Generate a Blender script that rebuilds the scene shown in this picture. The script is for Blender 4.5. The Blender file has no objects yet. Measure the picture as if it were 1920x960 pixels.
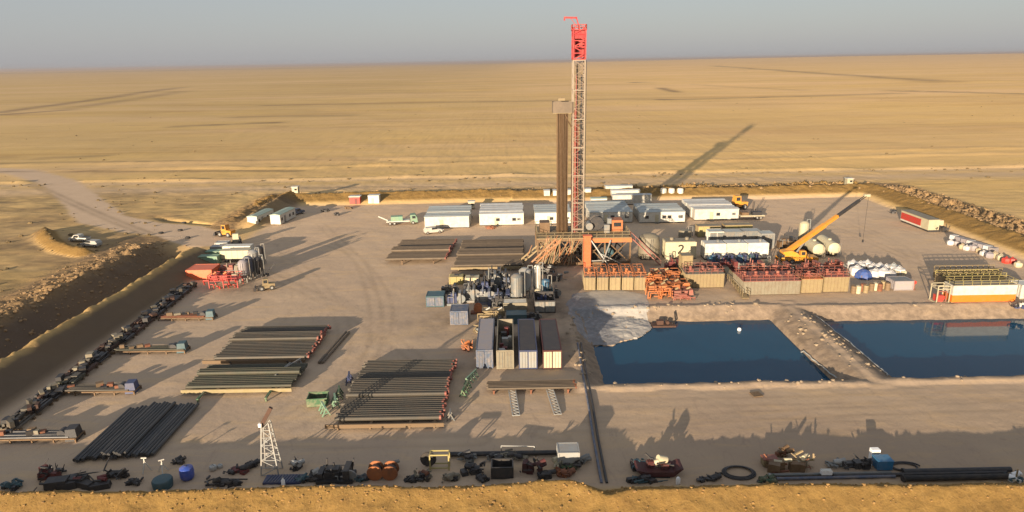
import bpy, math, random
import numpy as np
from mathutils import Vector, Matrix, Euler
C = bpy.context.scene.collection
SC = bpy.context.scene
rad = math.radians
# ---------------------------------------------------------------- camera
CAM_H = 43.0; FPX = 1280.0; PITCH = rad(15.9); ROLL = math.atan(33/1920)
cam = bpy.data.cameras.new('camera'); camo = bpy.data.objects.new('camera', cam); C.objects.link(camo)
cam.sensor_width = 36.0; cam.lens = 36.0*FPX/1920; cam.clip_start = 0.5; cam.clip_end = 120000
cR = Matrix.Rotation(rad(90)-PITCH, 4, 'X') @ Matrix.Rotation(-ROLL, 4, 'Z')
camo.matrix_world = Matrix.Translation((0, 0, CAM_H)) @ cR
SC.camera = camo
# ---------------------------------------------------------------- sun, sky, exposure
SUN_EL = rad(8.3); SUN_AZ = rad(25.2)        # light travels towards +Y, a little towards +X
w = bpy.data.worlds.new('World'); SC.world = w; w.use_nodes = True
nt = w.node_tree; sky = nt.nodes.new('ShaderNodeTexSky'); sky.sky_type = 'NISHITA'; sky.sun_disc = False
sky.sun_elevation = SUN_EL; sky.sun_rotation = math.pi+SUN_AZ; sky.altitude = 50
sky.air_density = 1.0; sky.dust_density = 1.5; sky.ozone_density = 1.6
veil = nt.nodes.new('ShaderNodeMix'); veil.data_type = 'RGBA'; veil.inputs[0].default_value = 0.88   # dust veil that evens out the sky
veil.inputs[7].default_value = (1.18, 1.22, 1.33, 1)
bg = nt.nodes['Background']; nt.links.new(sky.outputs[0], veil.inputs[6]); nt.links.new(veil.outputs[2], bg.inputs[0]); bg.inputs[1].default_value = 0.12
sl = bpy.data.lights.new('sun', 'SUN'); so = bpy.data.objects.new('sun', sl); C.objects.link(so)
sl.energy = 4.2; sl.angle = rad(0.5); sl.color = (1.0, 0.80, 0.58)
sd = Vector((math.sin(SUN_AZ)*math.cos(SUN_EL), math.cos(SUN_AZ)*math.cos(SUN_EL), -math.sin(SUN_EL)))
so.rotation_euler = sd.to_track_quat('-Z', 'Y').to_euler(); so.location = (-60, -60, 90)
SC.view_settings.view_transform = 'Standard'; SC.view_settings.look = 'None'
SC.view_settings.exposure = 1.46; SC.view_settings.gamma = 1.0
SC.cycles.volume_bounces = 0; SC.cycles.max_bounces = 6

def P(px, py, z=0.0):
    """ground point (at height z) that the photograph shows at pixel px, py"""
    u = (px-960)/FPX; v = (480-py)/FPX; c, s = math.cos(ROLL), math.sin(ROLL)
    u2 = u*c+v*s; v2 = -u*s+v*c
    d = Vector((u2, math.cos(PITCH)+v2*math.sin(PITCH), -math.sin(PITCH)+v2*math.cos(PITCH)))
    return Vector((0, 0, CAM_H))+d*((z-CAM_H)/d.z)

# ---------------------------------------------------------------- materials
def N(nt, t, **k):
    n = nt.nodes.new(t)
    for a, b in k.items(): setattr(n, a, b)
    return n
MATS = {}
def mat(name, col, rough=0.6, metal=0.0, dirt=0.35, dirtcol=(0.33, 0.25, 0.17), scale=1.2, ribs=None, bump=0.15, var=0.12):
    if name in MATS: return MATS[name]
    m = bpy.data.materials.new(name); m.use_nodes = True; nt = m.node_tree; L = nt.links
    b = nt.nodes['Principled BSDF']; b.inputs['Roughness'].default_value = rough; b.inputs['Metallic'].default_value = metal
    tc = N(nt, 'ShaderNodeTexCoord'); oi = N(nt, 'ShaderNodeObjectInfo')
    ad = N(nt, 'ShaderNodeVectorMath', operation='ADD'); L.new(tc.outputs['Object'], ad.inputs[0])
    cb = N(nt, 'ShaderNodeCombineXYZ'); mu = N(nt, 'ShaderNodeMath', operation='MULTIPLY'); mu.inputs[1].default_value = 37.0
    L.new(oi.outputs['Random'], mu.inputs[0]); L.new(mu.outputs[0], cb.inputs[0]); L.new(mu.outputs[0], cb.inputs[1]); L.new(cb.outputs[0], ad.inputs[1])
    n1 = N(nt, 'ShaderNodeTexNoise'); n1.inputs['Scale'].default_value = scale; n1.inputs['Detail'].default_value = 6; n1.inputs['Roughness'].default_value = 0.65
    L.new(ad.outputs[0], n1.inputs['Vector'])
    rp = N(nt, 'ShaderNodeMapRange'); rp.inputs[1].default_value = 0.42; rp.inputs[2].default_value = 0.72; rp.inputs[3].default_value = 0.0; rp.inputs[4].default_value = dirt*1.6
    L.new(n1.outputs['Fac'], rp.inputs[0])
    mx = N(nt, 'ShaderNodeMix', data_type='RGBA'); mx.inputs[6].default_value = (*col, 1); mx.inputs[7].default_value = (*dirtcol, 1)
    L.new(rp.outputs[0], mx.inputs[0])
    hs = N(nt, 'ShaderNodeHueSaturation'); vr = N(nt, 'ShaderNodeMapRange'); vr.inputs[3].default_value = 1-var; vr.inputs[4].default_value = 1+var
    L.new(oi.outputs['Random'], vr.inputs[0]); L.new(vr.outputs[0], hs.inputs['Value']); L.new(mx.outputs[2], hs.inputs['Color'])
    L.new(hs.outputs[0], b.inputs['Base Color'])
    bp = N(nt, 'ShaderNodeBump'); bp.inputs['Strength'].default_value = bump; bp.inputs['Distance'].default_value = 0.05
    n2 = N(nt, 'ShaderNodeTexNoise'); n2.inputs['Scale'].default_value = scale*3.1; n2.inputs['Detail'].default_value = 4; L.new(ad.outputs[0], n2.inputs['Vector'])
    L.new(n2.outputs['Fac'], bp.inputs['Height']); L.new(bp.outputs[0], b.inputs['Normal'])
    MATS[name] = m; return m
mat('white_paint', (0.52, 0.51, 0.45), 0.5, dirt=0.30)
mat('cream_paint', (0.44, 0.40, 0.27), 0.55, dirt=0.3)
mat('roof_sheet', (0.34, 0.38, 0.37), 0.5, dirt=0.3, scale=0.6)
mat('roof_pale', (0.48, 0.49, 0.47), 0.5, dirt=0.3, scale=0.6)
mat('green_roof', (0.22, 0.31, 0.26), 0.5, dirt=0.35, scale=0.6)
mat('tan_paint', (0.24, 0.185, 0.095), 0.65, dirt=0.5, dirtcol=(0.2, 0.14, 0.08))
mat('tan_grey', (0.20, 0.18, 0.13), 0.65, dirt=0.5, dirtcol=(0.16, 0.12, 0.08))
mat('orange_paint', (0.42, 0.135, 0.04), 0.6, dirt=0.5, dirtcol=(0.2, 0.1, 0.05))
mat('stripe_orange', (0.62, 0.17, 0.015), 0.45, dirt=0.1)
mat('black_roof', (0.035, 0.035, 0.042), 0.9, dirt=0.3, dirtcol=(0.07, 0.06, 0.05))
mat('maroon_dark', (0.07, 0.014, 0.014), 0.7, dirt=0.4, dirtcol=(0.05, 0.035, 0.03))
mat('brace_orange', (0.30, 0.12, 0.045), 0.6, dirt=0.5)
mat('rail_tan', (0.25, 0.20, 0.09), 0.6, dirt=0.4)
mat('mast_red', (0.30, 0.010, 0.014), 0.6, dirt=0.12)
mat('guide_red', (0.26, 0.03, 0.025), 0.6, dirt=0.3)
mat('orange_rust', (0.30, 0.10, 0.03), 0.8, dirt=0.5, dirtcol=(0.1, 0.05, 0.03))
mat('rust_dark', (0.06, 0.03, 0.02), 0.8, dirt=0.3, dirtcol=(0.1, 0.05, 0.03))
mat('green_dark', (0.02, 0.06, 0.025), 0.7, dirt=0.3)
mat('box_blue', (0.015, 0.13, 0.26), 0.5, dirt=0.15)
mat('vivid_orange', (0.62, 0.125, 0.04), 0.45, dirt=0.15)
mat('red_paint', (0.42, 0.035, 0.025), 0.5, dirt=0.35, dirtcol=(0.2, 0.08, 0.05))
mat('dusty_red', (0.25, 0.075, 0.055), 0.65, dirt=0.5, dirtcol=(0.2, 0.13, 0.09))
mat('faded_red', (0.25, 0.065, 0.045), 0.65, dirt=0.5, dirtcol=(0.26, 0.16, 0.11))
mat('mast_leg', (0.25, 0.21, 0.16), 0.6, dirt=0.4)
mat('mast_paint', (0.17, 0.12, 0.085), 0.6, dirt=0.4)
mat('maroon_paint', (0.13, 0.022, 0.02), 0.6, dirt=0.35, dirtcol=(0.08, 0.05, 0.04))
mat('yellow_paint', (0.55, 0.24, 0.02), 0.45, dirt=0.2)
mat('pale_yellow', (0.33, 0.28, 0.10), 0.5, dirt=0.3)
mat('blue_paint', (0.03, 0.07, 0.32), 0.45, dirt=0.2)
mat('navy_paint', (0.03, 0.045, 0.12), 0.5, dirt=0.3, dirtcol=(0.1, 0.09, 0.08))
mat('slate_blue', (0.06, 0.085, 0.135), 0.55, dirt=0.3)
mat('teal_paint', (0.03, 0.085, 0.105), 0.5, dirt=0.3, dirtcol=(0.12, 0.12, 0.1))
mat('bright_teal', (0.015, 0.09, 0.17), 0.45, dirt=0.15)
mat('green_paint', (0.028, 0.105, 0.045), 0.6, dirt=0.4)
mat('mint_paint', (0.15, 0.28, 0.19), 0.6, dirt=0.3)
mat('dark_steel', (0.035, 0.036, 0.04), 0.5, 0.3, dirt=0.35, dirtcol=(0.10, 0.08, 0.06))
mat('grey_steel', (0.16, 0.175, 0.175), 0.5, 0.2, dirt=0.4)
mat('pale_steel', (0.30, 0.31, 0.30), 0.45, 0.2, dirt=0.3)
mat('lilac_grey', (0.24, 0.225, 0.24), 0.55, dirt=0.3)
mat('rust', (0.20, 0.075, 0.035), 0.8, dirt=0.5, dirtcol=(0.08, 0.04, 0.03))
mat('brown_steel', (0.12, 0.07, 0.032), 0.6, 0.1, dirt=0.5, dirtcol=(0.17, 0.11, 0.06))
mat('pipe_grey', (0.075, 0.07, 0.058), 0.7, 0.15, dirt=0.5, dirtcol=(0.11, 0.085, 0.06), scale=0.5, var=0.2)
mat('pipe_green', (0.066, 0.068, 0.048), 0.7, 0.15, dirt=0.5, dirtcol=(0.10, 0.08, 0.055), scale=0.5, var=0.2)
mat('pipe_brown', (0.11, 0.085, 0.06), 0.7, 0.15, dirt=0.5, dirtcol=(0.16, 0.12, 0.08), scale=0.5, var=0.2)
mat('pipe_black', (0.045, 0.047, 0.05), 0.45, 0.3, dirt=0.35, dirtcol=(0.10, 0.09, 0.08), scale=0.5, var=0.35)
mat('rubber', (0.02, 0.02, 0.021), 0.8, dirt=0.3, dirtcol=(0.12, 0.09, 0.06))
mat('glass', (0.02, 0.025, 0.03), 0.12, dirt=0.05)
mat('timber', (0.155, 0.105, 0.06), 0.8, dirt=0.4, dirtcol=(0.16, 0.1, 0.05))
mat('canvas_white', (0.48, 0.48, 0.48), 0.85, dirt=0.25, bump=0.6, scale=2)
mat('canvas_tan', (0.42, 0.34, 0.22), 0.9, dirt=0.3, bump=0.6, scale=2)
mat('tarp_blue', (0.025, 0.07, 0.25), 0.7, dirt=0.15, bump=0.7, scale=2)
mat('black_marking', (0.015, 0.015, 0.015), 0.6, dirt=0.05)
mat('liner', (0.34, 0.36, 0.35), 0.4, dirt=0.5, bump=0.5)
mat('lamp_white', (0.8, 0.8, 0.78), 0.4, dirt=0.05)

# ---------------------------------------------------------------- mesh helpers
class B:
    def __init__(s): s.v = []; s.f = []
    def add(s, vs, fs):
        o = len(s.v); s.v += [tuple(v) for v in vs]; s.f += [tuple(i+o for i in f) for f in fs]; return s
    def box(s, cx, cy, z0, sx, sy, h, rz=0.0, top=1.0):
        c, n = math.cos(rz), math.sin(rz); vs = []
        for z, k in ((z0, 1.0), (z0+h, top)):
            for a, b in ((-1, -1), (1, -1), (1, 1), (-1, 1)):
                x = a*sx/2*k; y = b*sy/2*k; vs.append((cx+x*c-y*n, cy+x*n+y*c, z))
        return s.add(vs, [(3, 2, 1, 0), (4, 5, 6, 7), (0, 1, 5, 4), (1, 2, 6, 5), (2, 3, 7, 6), (3, 0, 4, 7)])
    def bar(s, p, q, a, b=None):
        b = b or a; p = Vector(p); q = Vector(q); d = (q-p)
        if d.length < 1e-6: return s
        d.normalize(); up = Vector((0, 0, 1)) if abs(d.z) < 0.95 else Vector((0, 1, 0))
        x = d.cross(up).normalized()*a/2; y = d.cross(x).normalized()*b/2
        vs = [e+i*x+j*y for e in (p, q) for i, j in ((-1, -1), (1, -1), (1, 1), (-1, 1))]
        return s.add(vs, [(0, 1, 2, 3), (7, 6, 5, 4), (0, 4, 5, 1), (1, 5, 6, 2), (2, 6, 7, 3), (3, 7, 4, 0)])
    def tube(s, p, q, r, n=10, r2=None, cap=True):
        r2 = r if r2 is None else r2; p = Vector(p); q = Vector(q); d = (q-p).normalized()
        up = Vector((0, 0, 1)) if abs(d.z) < 0.95 else Vector((0, 1, 0))
        x = d.cross(up).normalized(); y = d.cross(x).normalized(); vs = []
        for e, rr in ((p, r), (q, r2)):
            for i in range(n):
                a = 2*math.pi*i/n; vs.append(e+x*rr*math.cos(a)+y*rr*math.sin(a))
        fs = [(i, i+n, (i+1) % n+n, (i+1) % n) for i in range(n)]
        if cap: fs += [tuple(range(n)), tuple(range(2*n-1, n-1, -1))]
        return s.add(vs, fs)
    def path(s, pts, r, n=8):
        for a, b in zip(pts, pts[1:]): s.tube(a, b, r, n)
        return s
    def prism(s, prof, y0, y1):
        n = len(prof); vs = [(x, y0, z) for x, z in prof]+[(x, y1, z) for x, z in prof]
        return s.add(vs, [tuple(range(n)), tuple(range(2*n-1, n-1, -1))]+[(i, i+n, (i+1) % n+n, (i+1) % n) for i in range(n)])
    def lathe(s, prof, cx=0, cy=0, n=16, axis='z'):
        vs = []
        for r, z in prof:
            for i in range(n):
                a = 2*math.pi*i/n; x, y = r*math.cos(a), r*math.sin(a)
                vs.append((cx+x, cy+y, z) if axis == 'z' else (cx+x, z, cy+y))
        fs = []
        for k in range(len(prof)-1):
            for i in range(n):
                j = (i+1) % n; fs.append((k*n+i, k*n+j, (k+1)*n+j, (k+1)*n+i))
        fs += [tuple(range(n-1, -1, -1)), tuple((len(prof)-1)*n+i for i in range(n))]
        return s.add(vs, fs)
    def truss(s, p, q, w, h, n, leg, br, wdir=None):
        """square lattice beam from p to q: four chords with zigzag bracing"""
        p = Vector(p); q = Vector(q); d = (q-p).normalized()
        up = Vector((0, 0, 1)) if abs(d.z) < 0.9 else Vector((0, 1, 0))
        x = (Vector(wdir) if wdir else d.cross(up)).normalized(); y = d.cross(x).normalized()
        cs = [x*(i*w/2)+y*(j*h/2) for i, j in ((-1, -1), (1, -1), (1, 1), (-1, 1))]
        for c in cs: s.bar(p+c, q+c, leg)
        for k in range(n):
            a = p+(q-p)*(k/n); b = p+(q-p)*((k+1)/n)
            for i in range(4):
                c0, c1 = cs[i], cs[(i+1) % 4]
                if k % 2: c0, c1 = c1, c0
                s.bar(a+c0, b+c1, br); s.bar(a+c0, a+c1, br)
        return s
    def rail(s, pts, z, h=1.1, t=0.06, step=1.5):
        for a, b in zip(pts, pts[1:]):
            a = Vector((*a, z)); b = Vector((*b, z)); L = (b-a).length; k = max(1, round(L/step)); u = Vector((0, 0, 1))
            for i in range(k+1): s.bar(a+(b-a)*i/k, a+(b-a)*i/k+u*h, t)
            s.bar(a+u*h, b+u*h, t); s.bar(a+u*h*.5, b+u*h*.5, t)
        return s
    def ico(s, x, y, z, r, rnd, sq=0.7):
        vs = []; n = 6
        for k, (zz, rr) in enumerate(((-0.6, 0.7), (0.1, 1.0), (0.7, 0.55))):
            for i in range(n):
                a = 2*math.pi*(i+.5*k)/n; j = rnd.uniform(.7, 1.25)
                vs.append((x+r*rr*j*math.cos(a), y+r*rr*j*math.sin(a), z+r*zz*sq*rnd.uniform(.8, 1.2)))
        fs = [(k*n+i, k*n+(i+1) % n, (k+1)*n+(i+1) % n, (k+1)*n+i) for k in range(2) for i in range(n)]
        return s.add(vs, fs+[tuple(range(n-1, -1, -1)), tuple(2*n+i for i in range(n))])
    def build(s, name, m, parent=None, smooth=False, loc=None):
        me = bpy.data.meshes.new(name); me.from_pydata(s.v, [], s.f); me.update()
        me.materials.append(MATS[m] if isinstance(m, str) else m)
        if smooth:
            me.polygons.foreach_set('use_smooth', [True]*len(me.polygons)); me.set_sharp_from_angle(angle=rad(40))
        o = bpy.data.objects.new(name, me); C.objects.link(o)
        if parent: o.parent = parent
        if loc: o.location = loc
        return o
def tag(o, label=None, cat=None, group=None, kind=None):
    if label: o['label'] = label
    if cat: o['category'] = cat
    if group: o['group'] = group
    if kind: o['kind'] = kind
    return o
def thing(name, label, cat, loc, rz=0.0, group=None):
    o = bpy.data.objects.new(name, None); C.objects.link(o); o.empty_display_size = .5
    o.location = (loc[0], loc[1], loc[2] if len(loc) > 2 else 0.0); o.rotation_euler = (0, 0, rz)
    return tag(o, label, cat, group)
def copy_tree(o, parent=None):
    c = o.copy(); C.objects.link(c)
    if parent: c.parent = parent
    for ch in [k for k in bpy.data.objects if k.parent == o]: copy_tree(ch, c)
    return c
def kids(o): return [k for k in ALLK.get(o.name, [])]
def dup(o, loc, rz=None, label=None, group=None):
    c = copy_tree(o); c.location = (loc[0], loc[1], loc[2] if len(loc) > 2 else 0.0)
    if rz is not None: c.rotation_euler = (0, 0, rz)
    if label: c['label'] = label
    if group: c['group'] = group
    return c
ORD = ['front', 'second', 'third', 'fourth', 'fifth', 'sixth', 'seventh', 'eighth', 'ninth', 'tenth', 'eleventh', 'twelfth']

#@@TERRAIN
# ---------------------------------------------------------------- terrain
def hsh(ix, iy, s):
    n = (ix.astype(np.int64)*374761393+iy.astype(np.int64)*668265263+s*69069) & 0xffffffff
    n = ((n ^ (n >> 13))*1274126177) & 0xffffffff
    return ((n ^ (n >> 16)) & 0xffff)/65535.0
def vnoise(x, y, s=0):
    ix = np.floor(x); iy = np.floor(y); fx = x-ix; fy = y-iy; fx = fx*fx*(3-2*fx); fy = fy*fy*(3-2*fy)
    a = hsh(ix, iy, s); b = hsh(ix+1, iy, s); c = hsh(ix, iy+1, s); d = hsh(ix+1, iy+1, s)
    return (a*(1-fx)+b*fx)*(1-fy)+(c*(1-fx)+d*fx)*fy
def fbm(x, y, o=4, s=0):
    r = 0; a = 0.5; t = 0
    for k in range(o): r = r+a*vnoise(x*2**k, y*2**k, s+k*7); t += a; a *= .55
    return r/t-0.5
def sm(x, a, b):
    t = np.clip((x-a)/(b-a), 0, 1); return t*t*(3-2*t)
def ridge(d, c, wl, wr, h):
    """ridge of height h at d=c, falling over wl on the low side, wr on the high side"""
    return h*np.where(d < c, np.clip(1-(c-d)/wl, 0, 1), np.clip(1-(d-c)/wr, 0, 1))
def segdist(x, y, pts):
    best = np.full(x.shape, 1e9); along = np.zeros(x.shape)
    tot = 0
    for (ax, ay), (bx, by) in zip(pts, pts[1:]):
        dx, dy = bx-ax, by-ay; L2 = dx*dx+dy*dy; t = np.clip(((x-ax)*dx+(y-ay)*dy)/L2, 0, 1)
        d = np.hypot(x-ax-t*dx, y-ay-t*dy); al = tot+t*math.sqrt(L2)
        along = np.where(d < best, al, along); best = np.minimum(best, d); tot += math.sqrt(L2)
    return best, along
WATER_Z = -1.5
def pitmask(x, y, x0, x1, y0, y1, wob=0.0):
    n = fbm(x*.35, y*.35, 3, 91)*1.2
    dx = np.maximum(x0-x, x-x1); dy = np.maximum(y0-y, y-y1)
    return np.maximum(dx, dy)+n*wob     # <0 inside the water line
PITS = ((13.0, 45.6, 88.2, 112.2), (53.4, 103.0, 88.6, 111.0))
ROAD = [(-78, 170), (-90, 181), (-104, 187), (-121, 198), (-150, 234), (-178, 268), (-215, 300), (-300, 330)]
BAY = [tuple(P(*p)[:2]) for p in ((84, 438), (92, 452), (108, 464), (130, 472), (158, 476))]
def height(x, y):
    far = sm(y, 260, 700)
    n1 = fbm(x*.05, y*.05, 4, 1); n2 = fbm(x*.35, y*.35, 4, 2); n3 = fbm(x*1.3, y*1.3, 3, 3)
    # outside desert
    h = (n1*.7+n2*.34)*(1-.5*far)+n3*.10
    h = h+far*(fbm(x*.004, y*.004, 4, 5)*4.0)
    h = h+sm(y, 3000, 9000)*(34*np.exp(-((x-4200)/3400)**2)*np.exp(-((y-9500)/3500)**2)+22*sm(x, 3500, 9000))
    # spoil lines running across the plain behind the pad
    for yy, hh, sd_ in ((268, 1.0, 11), (300, .8, 12), (322, .7, 13)):
        wv = yy+fbm(x*.01, x*0+sd_, 3, sd_)*9
        h = h+hh*np.exp(-((y-wv)/1.8)**2)*(.35+1.3*np.clip(fbm(x*.05, x*0+3, 3, sd_+1)+.4, 0, 1))
    inside = sm(x, -90, -68)*(1-sm(x, 110, 134))*sm(y, 46, 63)*(1-sm(y, 212, 236))
    h = h*(1-inside)+inside*(fbm(x*.08, y*.08, 3, 8)*.16+n2*.10+n3*.035)
    # road flattening
    rd, _ = segdist(x, y, ROAD); rk = 1-sm(rd, 5.5, 10.0); h = h*(1-rk)+rk*(n2*.05)
    h = h-.9*np.exp(-((rd-9.3)/1.0)**2)*(x < -84)*(1-sm(y, 255, 268))*(y > 176)*((y-x*-.0) > 0)*np.where((y-181) > -(x+90)*1.18, 1, 0)
    # left berm with ditch and spoil beyond it, broken by the gate
    run = (1-sm(y, 151, 160))*sm(y, 30, 34)+sm(y, 182, 190)*(1-sm(y, 222, 232))
    rg = 1+n2*.28+n3*.16
    cx_ = -73.2+fbm(y*.03, y*0, 3, 21)*1.0
    h = h+run*(ridge(x, cx_, 4.0, 6.4, 3.4)*rg)
    h = h-(1-sm(y, 156, 166))*3.6*np.interp(x, [-89, -81.5, -79, -76.5], [0, 1, 1, 0])
    sp = (1-sm(y, 158, 170))*np.interp(x, [-102, -93, -89.5, -84], [0, .8, 1, 0])
    sp2 = sm(y, 182, 190)*(1-sm(y, 226, 236))*np.clip(1-np.abs(x+80)/6, 0, 1)
    h = h+(sp*1.7+sp2*1.2)*(1+n2*.9+n3*1.0)
    # rear berm
    cy_ = 221.0+fbm(x*.03, x*0+5, 3, 22)*3-1.5*(x > 0)
    run = sm(x, -80, -74)*(1-sm(x, 116, 122))
    rr = run*ridge(y, cy_, 8.0, 7.0, 2.7)*(1+n2*.35+n3*.25); h = np.where(rr > .02, np.maximum(h, rr), h)
    rb = run*np.clip(1-np.abs(y-cy_-10)/8.0, 0, 1)*(.25+.75*sm(x, 5, 40))
    h = h+rb*1.6*(.5+n2*2.2+n3*2.4)
    # right berm
    cr_ = 118.0+fbm(y*.04, y*0+9, 3, 23)*2.0+n3*.8
    run = sm(y, 36, 40)*(1-sm(y, 222, 230))
    rr = run*ridge(x, cr_, 8.0, 6.0, 2.8)*(1+n2*.35+n3*.25); h = np.where(rr > .02, np.maximum(h, rr), h)
    rb2 = run*np.clip(1-np.abs(x-129)/8.5, 0, 1)
    h = h+rb2*1.5*(.5+n2*2.2+n3*2.4)
    # front berm
    cf = 59.3+fbm(x*.045, x*0+2, 4, 24)*1.6-.012*x+.9*np.exp(-((x-4.5)/5.0)**2)-1.0*np.exp(-((x-9.0)/2.2)**2)+n3*.35
    hf = 2.15+fbm(x*.08, x*0+2, 3, 25)*.5-.35*np.exp(-((x-9.0)/1.0)**2)
    gl = np.abs(fbm(x*.9+fbm(x*.3, y*.3, 2, 44)*2, y*.25, 3, 45))
    fr = np.where(y < cf, hf-(cf-y)*.42-.9*(.18-gl).clip(0, 1)*sm(cf-y, .2, 1.5), hf*np.clip(1-(y-cf)/3.2, 0, 1))+n2*.35+n3*.28
    run = sm(x, -88, -82)*(1-sm(x, 130, 140))
    h = np.where(y < 64, np.maximum(fr*run-(1-run)*99, np.where(y < cf, -99, h)), h)
    h = np.maximum(h, -7)
    # pit banks
    for i, pt in enumerate(PITS):
        d = pitmask(x, y, *pt, .55)
        bank = np.interp(d, [-3, 0, 2.7, 3.6, 5.2], [-3.2, WATER_Z-.05, .12, .28, 0])
        h = np.where(d < 5.2, np.minimum(np.where(d < 2.7, 99, h+.25*(d < 4.2)), bank+n2*.35+n3*.2*(d > 0)), h)
    # dividing berm between pits keeps a low crest
    dv = (x > 45)*(x < 54)*(y > 83)*(y < 118)
    h = np.where(dv, np.maximum(h, np.minimum(.12, .75-np.abs(x-49.5)*.42)+n2*.25+n3*.2), h)
    # mud spill fan sliding into the first pit corner
    mf = mudmask(x, y)
    h = np.where(mf > 0, np.maximum(h, WATER_Z+.15+np.clip(mf, 0, 4)*.13+(n2*.35+n3*.25)*np.clip(mf, 0, 1)), h)
    # U-shaped sand bank by the parked cars
    bd, _ = segdist(x, y, BAY); h = h+1.9*np.clip(1-bd/3.0, 0, 1)*(1+n3*.4)
    return h
MUDPTS = [tuple(P(*p, z=-.9)[:2]) for p in ((1075, 560), (1115, 552), (1170, 552), (1212, 560), (1218, 585), (1222, 612), (1195, 630), (1150, 640), (1112, 643), (1085, 628), (1066, 600), (1062, 575))]
def mudmask(x, y):
    """signed distance inside the mud fan polygon"""
    ins = np.zeros(x.shape, bool); n = len(MUDPTS)
    for i in range(n):
        ax, ay = MUDPTS[i]; bx, by = MUDPTS[(i+1) % n]
        c = ((ay > y) != (by > y)) & (x < (bx-ax)*(y-ay)/(by-ay+1e-9)+ax); ins ^= c
    d, _ = segdist(x, y, MUDPTS+[MUDPTS[0]])
    return np.where(ins, d, -d)+fbm(x*.5, y*.5, 3, 60)*1.4
def geo(a, b, s0, g):
    r = [a]; s = s0
    while r[-1] < b: r.append(r[-1]+s); s *= g
    return r
xr = geo(140, 45000, 1.6, 1.032); xl = [-v+(-60) for v in geo(140, 45000, 1.8, 1.032)][::-1]
xs = np.array(xl+list(np.arange(-199, -97, 1.2))+list(np.arange(-97, 139.9, .5))+xr)
ys = np.array([-60, -30, -5, 10, 22, 32, 40, 46, 50, 52.5]+list(np.arange(54, 65, .22))+list(np.arange(65, 245, .5))+geo(245, 45000, 1.2, 1.035))
X, Y = np.meshgrid(xs, ys); Z = height(X, Y)
nx, ny = len(xs), len(ys)
def lin(pts): return pts
n2 = fbm(X*.3, Y*.3, 4, 31)
pad = sm(X, -70.5, -66.5)*(1-sm(X, 109, 112.5))*sm(Y, 60.5, 62.5)*(1-sm(Y, 211, 215))
gate = (1-sm(np.hypot((X+78)/12, (Y-171)/8), .8, 1.2))
rd, _ = segdist(X, Y, ROAD); road = np.maximum(1-sm(rd+n2*2, 5.4, 6.8), 0)*(X < -70)
track = np.exp(-((Y-248-fbm(X*.01, X*0, 2, 33)*6)/8.0)**2)*(.75+n2*.5)
track = np.maximum(track, .6*np.exp(-((Y-262)/4.0)**2))
road = np.maximum(road, np.clip(track, 0, 1)*.8)
berm = np.clip(sm(Z, .5, 1.2)*(1-pad)*(Y < 240)*(X > -84)*(X < 124), 0, 1)
berm = berm*np.where((X < -62) & (Y < 210), .3, 1)
berm = np.maximum(berm, (1-sm(Y, 60.3, 61.5)))
dB, _ = segdist(X, Y, BAY); berm = np.maximum(berm, 1-sm(dB, 2.4, 3.2))
rubble = np.clip(np.maximum.reduce([np.clip(1-np.abs(X+94)/12, 0, 1)*(Y < 176), np.clip(1-np.abs(X+80)/8, 0, 1)*(Y > 182)*(Y < 236),
    np.clip(1-np.abs(Y-231)/9, 0, 1)*sm(X, -85, 40)*(X < 130), np.clip(1-np.abs(X-129)/10, 0, 1)*(Y < 236)])*1.6, 0, 1)*(1-pad)
R0 = random.Random(77)
# darker soil colour: old wheel lines, scrub, and shade painted on the left slopes
dark = np.zeros(X.shape)
def mark(pa, pb, wd, k, seed=0):
    global dark
    a = P(*pa); b = P(*pb); d, al = segdist(X, Y, [(a.x, a.y), (b.x, b.y)])
    wob = fbm(X*.02+seed, Y*.02, 3, 70+seed)
    dark = np.maximum(dark, k*np.exp(-((d+wob*wd*1.5)/wd)**2)*np.clip(1.0+wob*1.6, 0, 1))
mark((0, 212), (345, 163), 9, .95, 1); mark((0, 216), (120, 208), 10, .8, 2); mark((130, 205), (340, 172), 14, .5, 3)
mark((330, 237), (520, 230), 7, .8, 4); mark((450, 218), (650, 216), 12, .5, 5)
mark((500, 196), (1240, 186), 10, .55, 6); mark((1240, 187), (1680, 175), 10, .75, 7); mark((1680, 171), (1919, 176), 12, .8, 8)
mark((1330, 123), (1770, 154), 25, .6, 9); mark((900, 120.5), (1250, 115), 500, 1.0, 10); mark((-200, 141.5), (560, 128), 900, .6, 11)
mark((1190, 155), (1215, 155), 14, .9, 12); mark((1240, 165), (1270, 172), 10, .7, 13)
mark((80, 297), (200, 292), 4, .6, 14); mark((0, 322), (560, 320), 2.2, .8, 15); mark((0, 306), (700, 300), 2.0, .5, 16)
mark((1300, 158), (1500, 168), 10, .3, 17); mark((560, 352), (830, 349), 1.6, .5, 18)
slope_shade = np.maximum(sm(X, -90.5, -87)*(1-sm(X, -76.5, -75)), sm(X, -72.6, -71.4)*(1-sm(X, -68.0, -66)))  # shade painted into the soil colour: ditch wall and inner berm slope, crest spared
dark = np.maximum(dark, 1.0*slope_shade*(1-sm(Y, 158, 168)))
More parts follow.
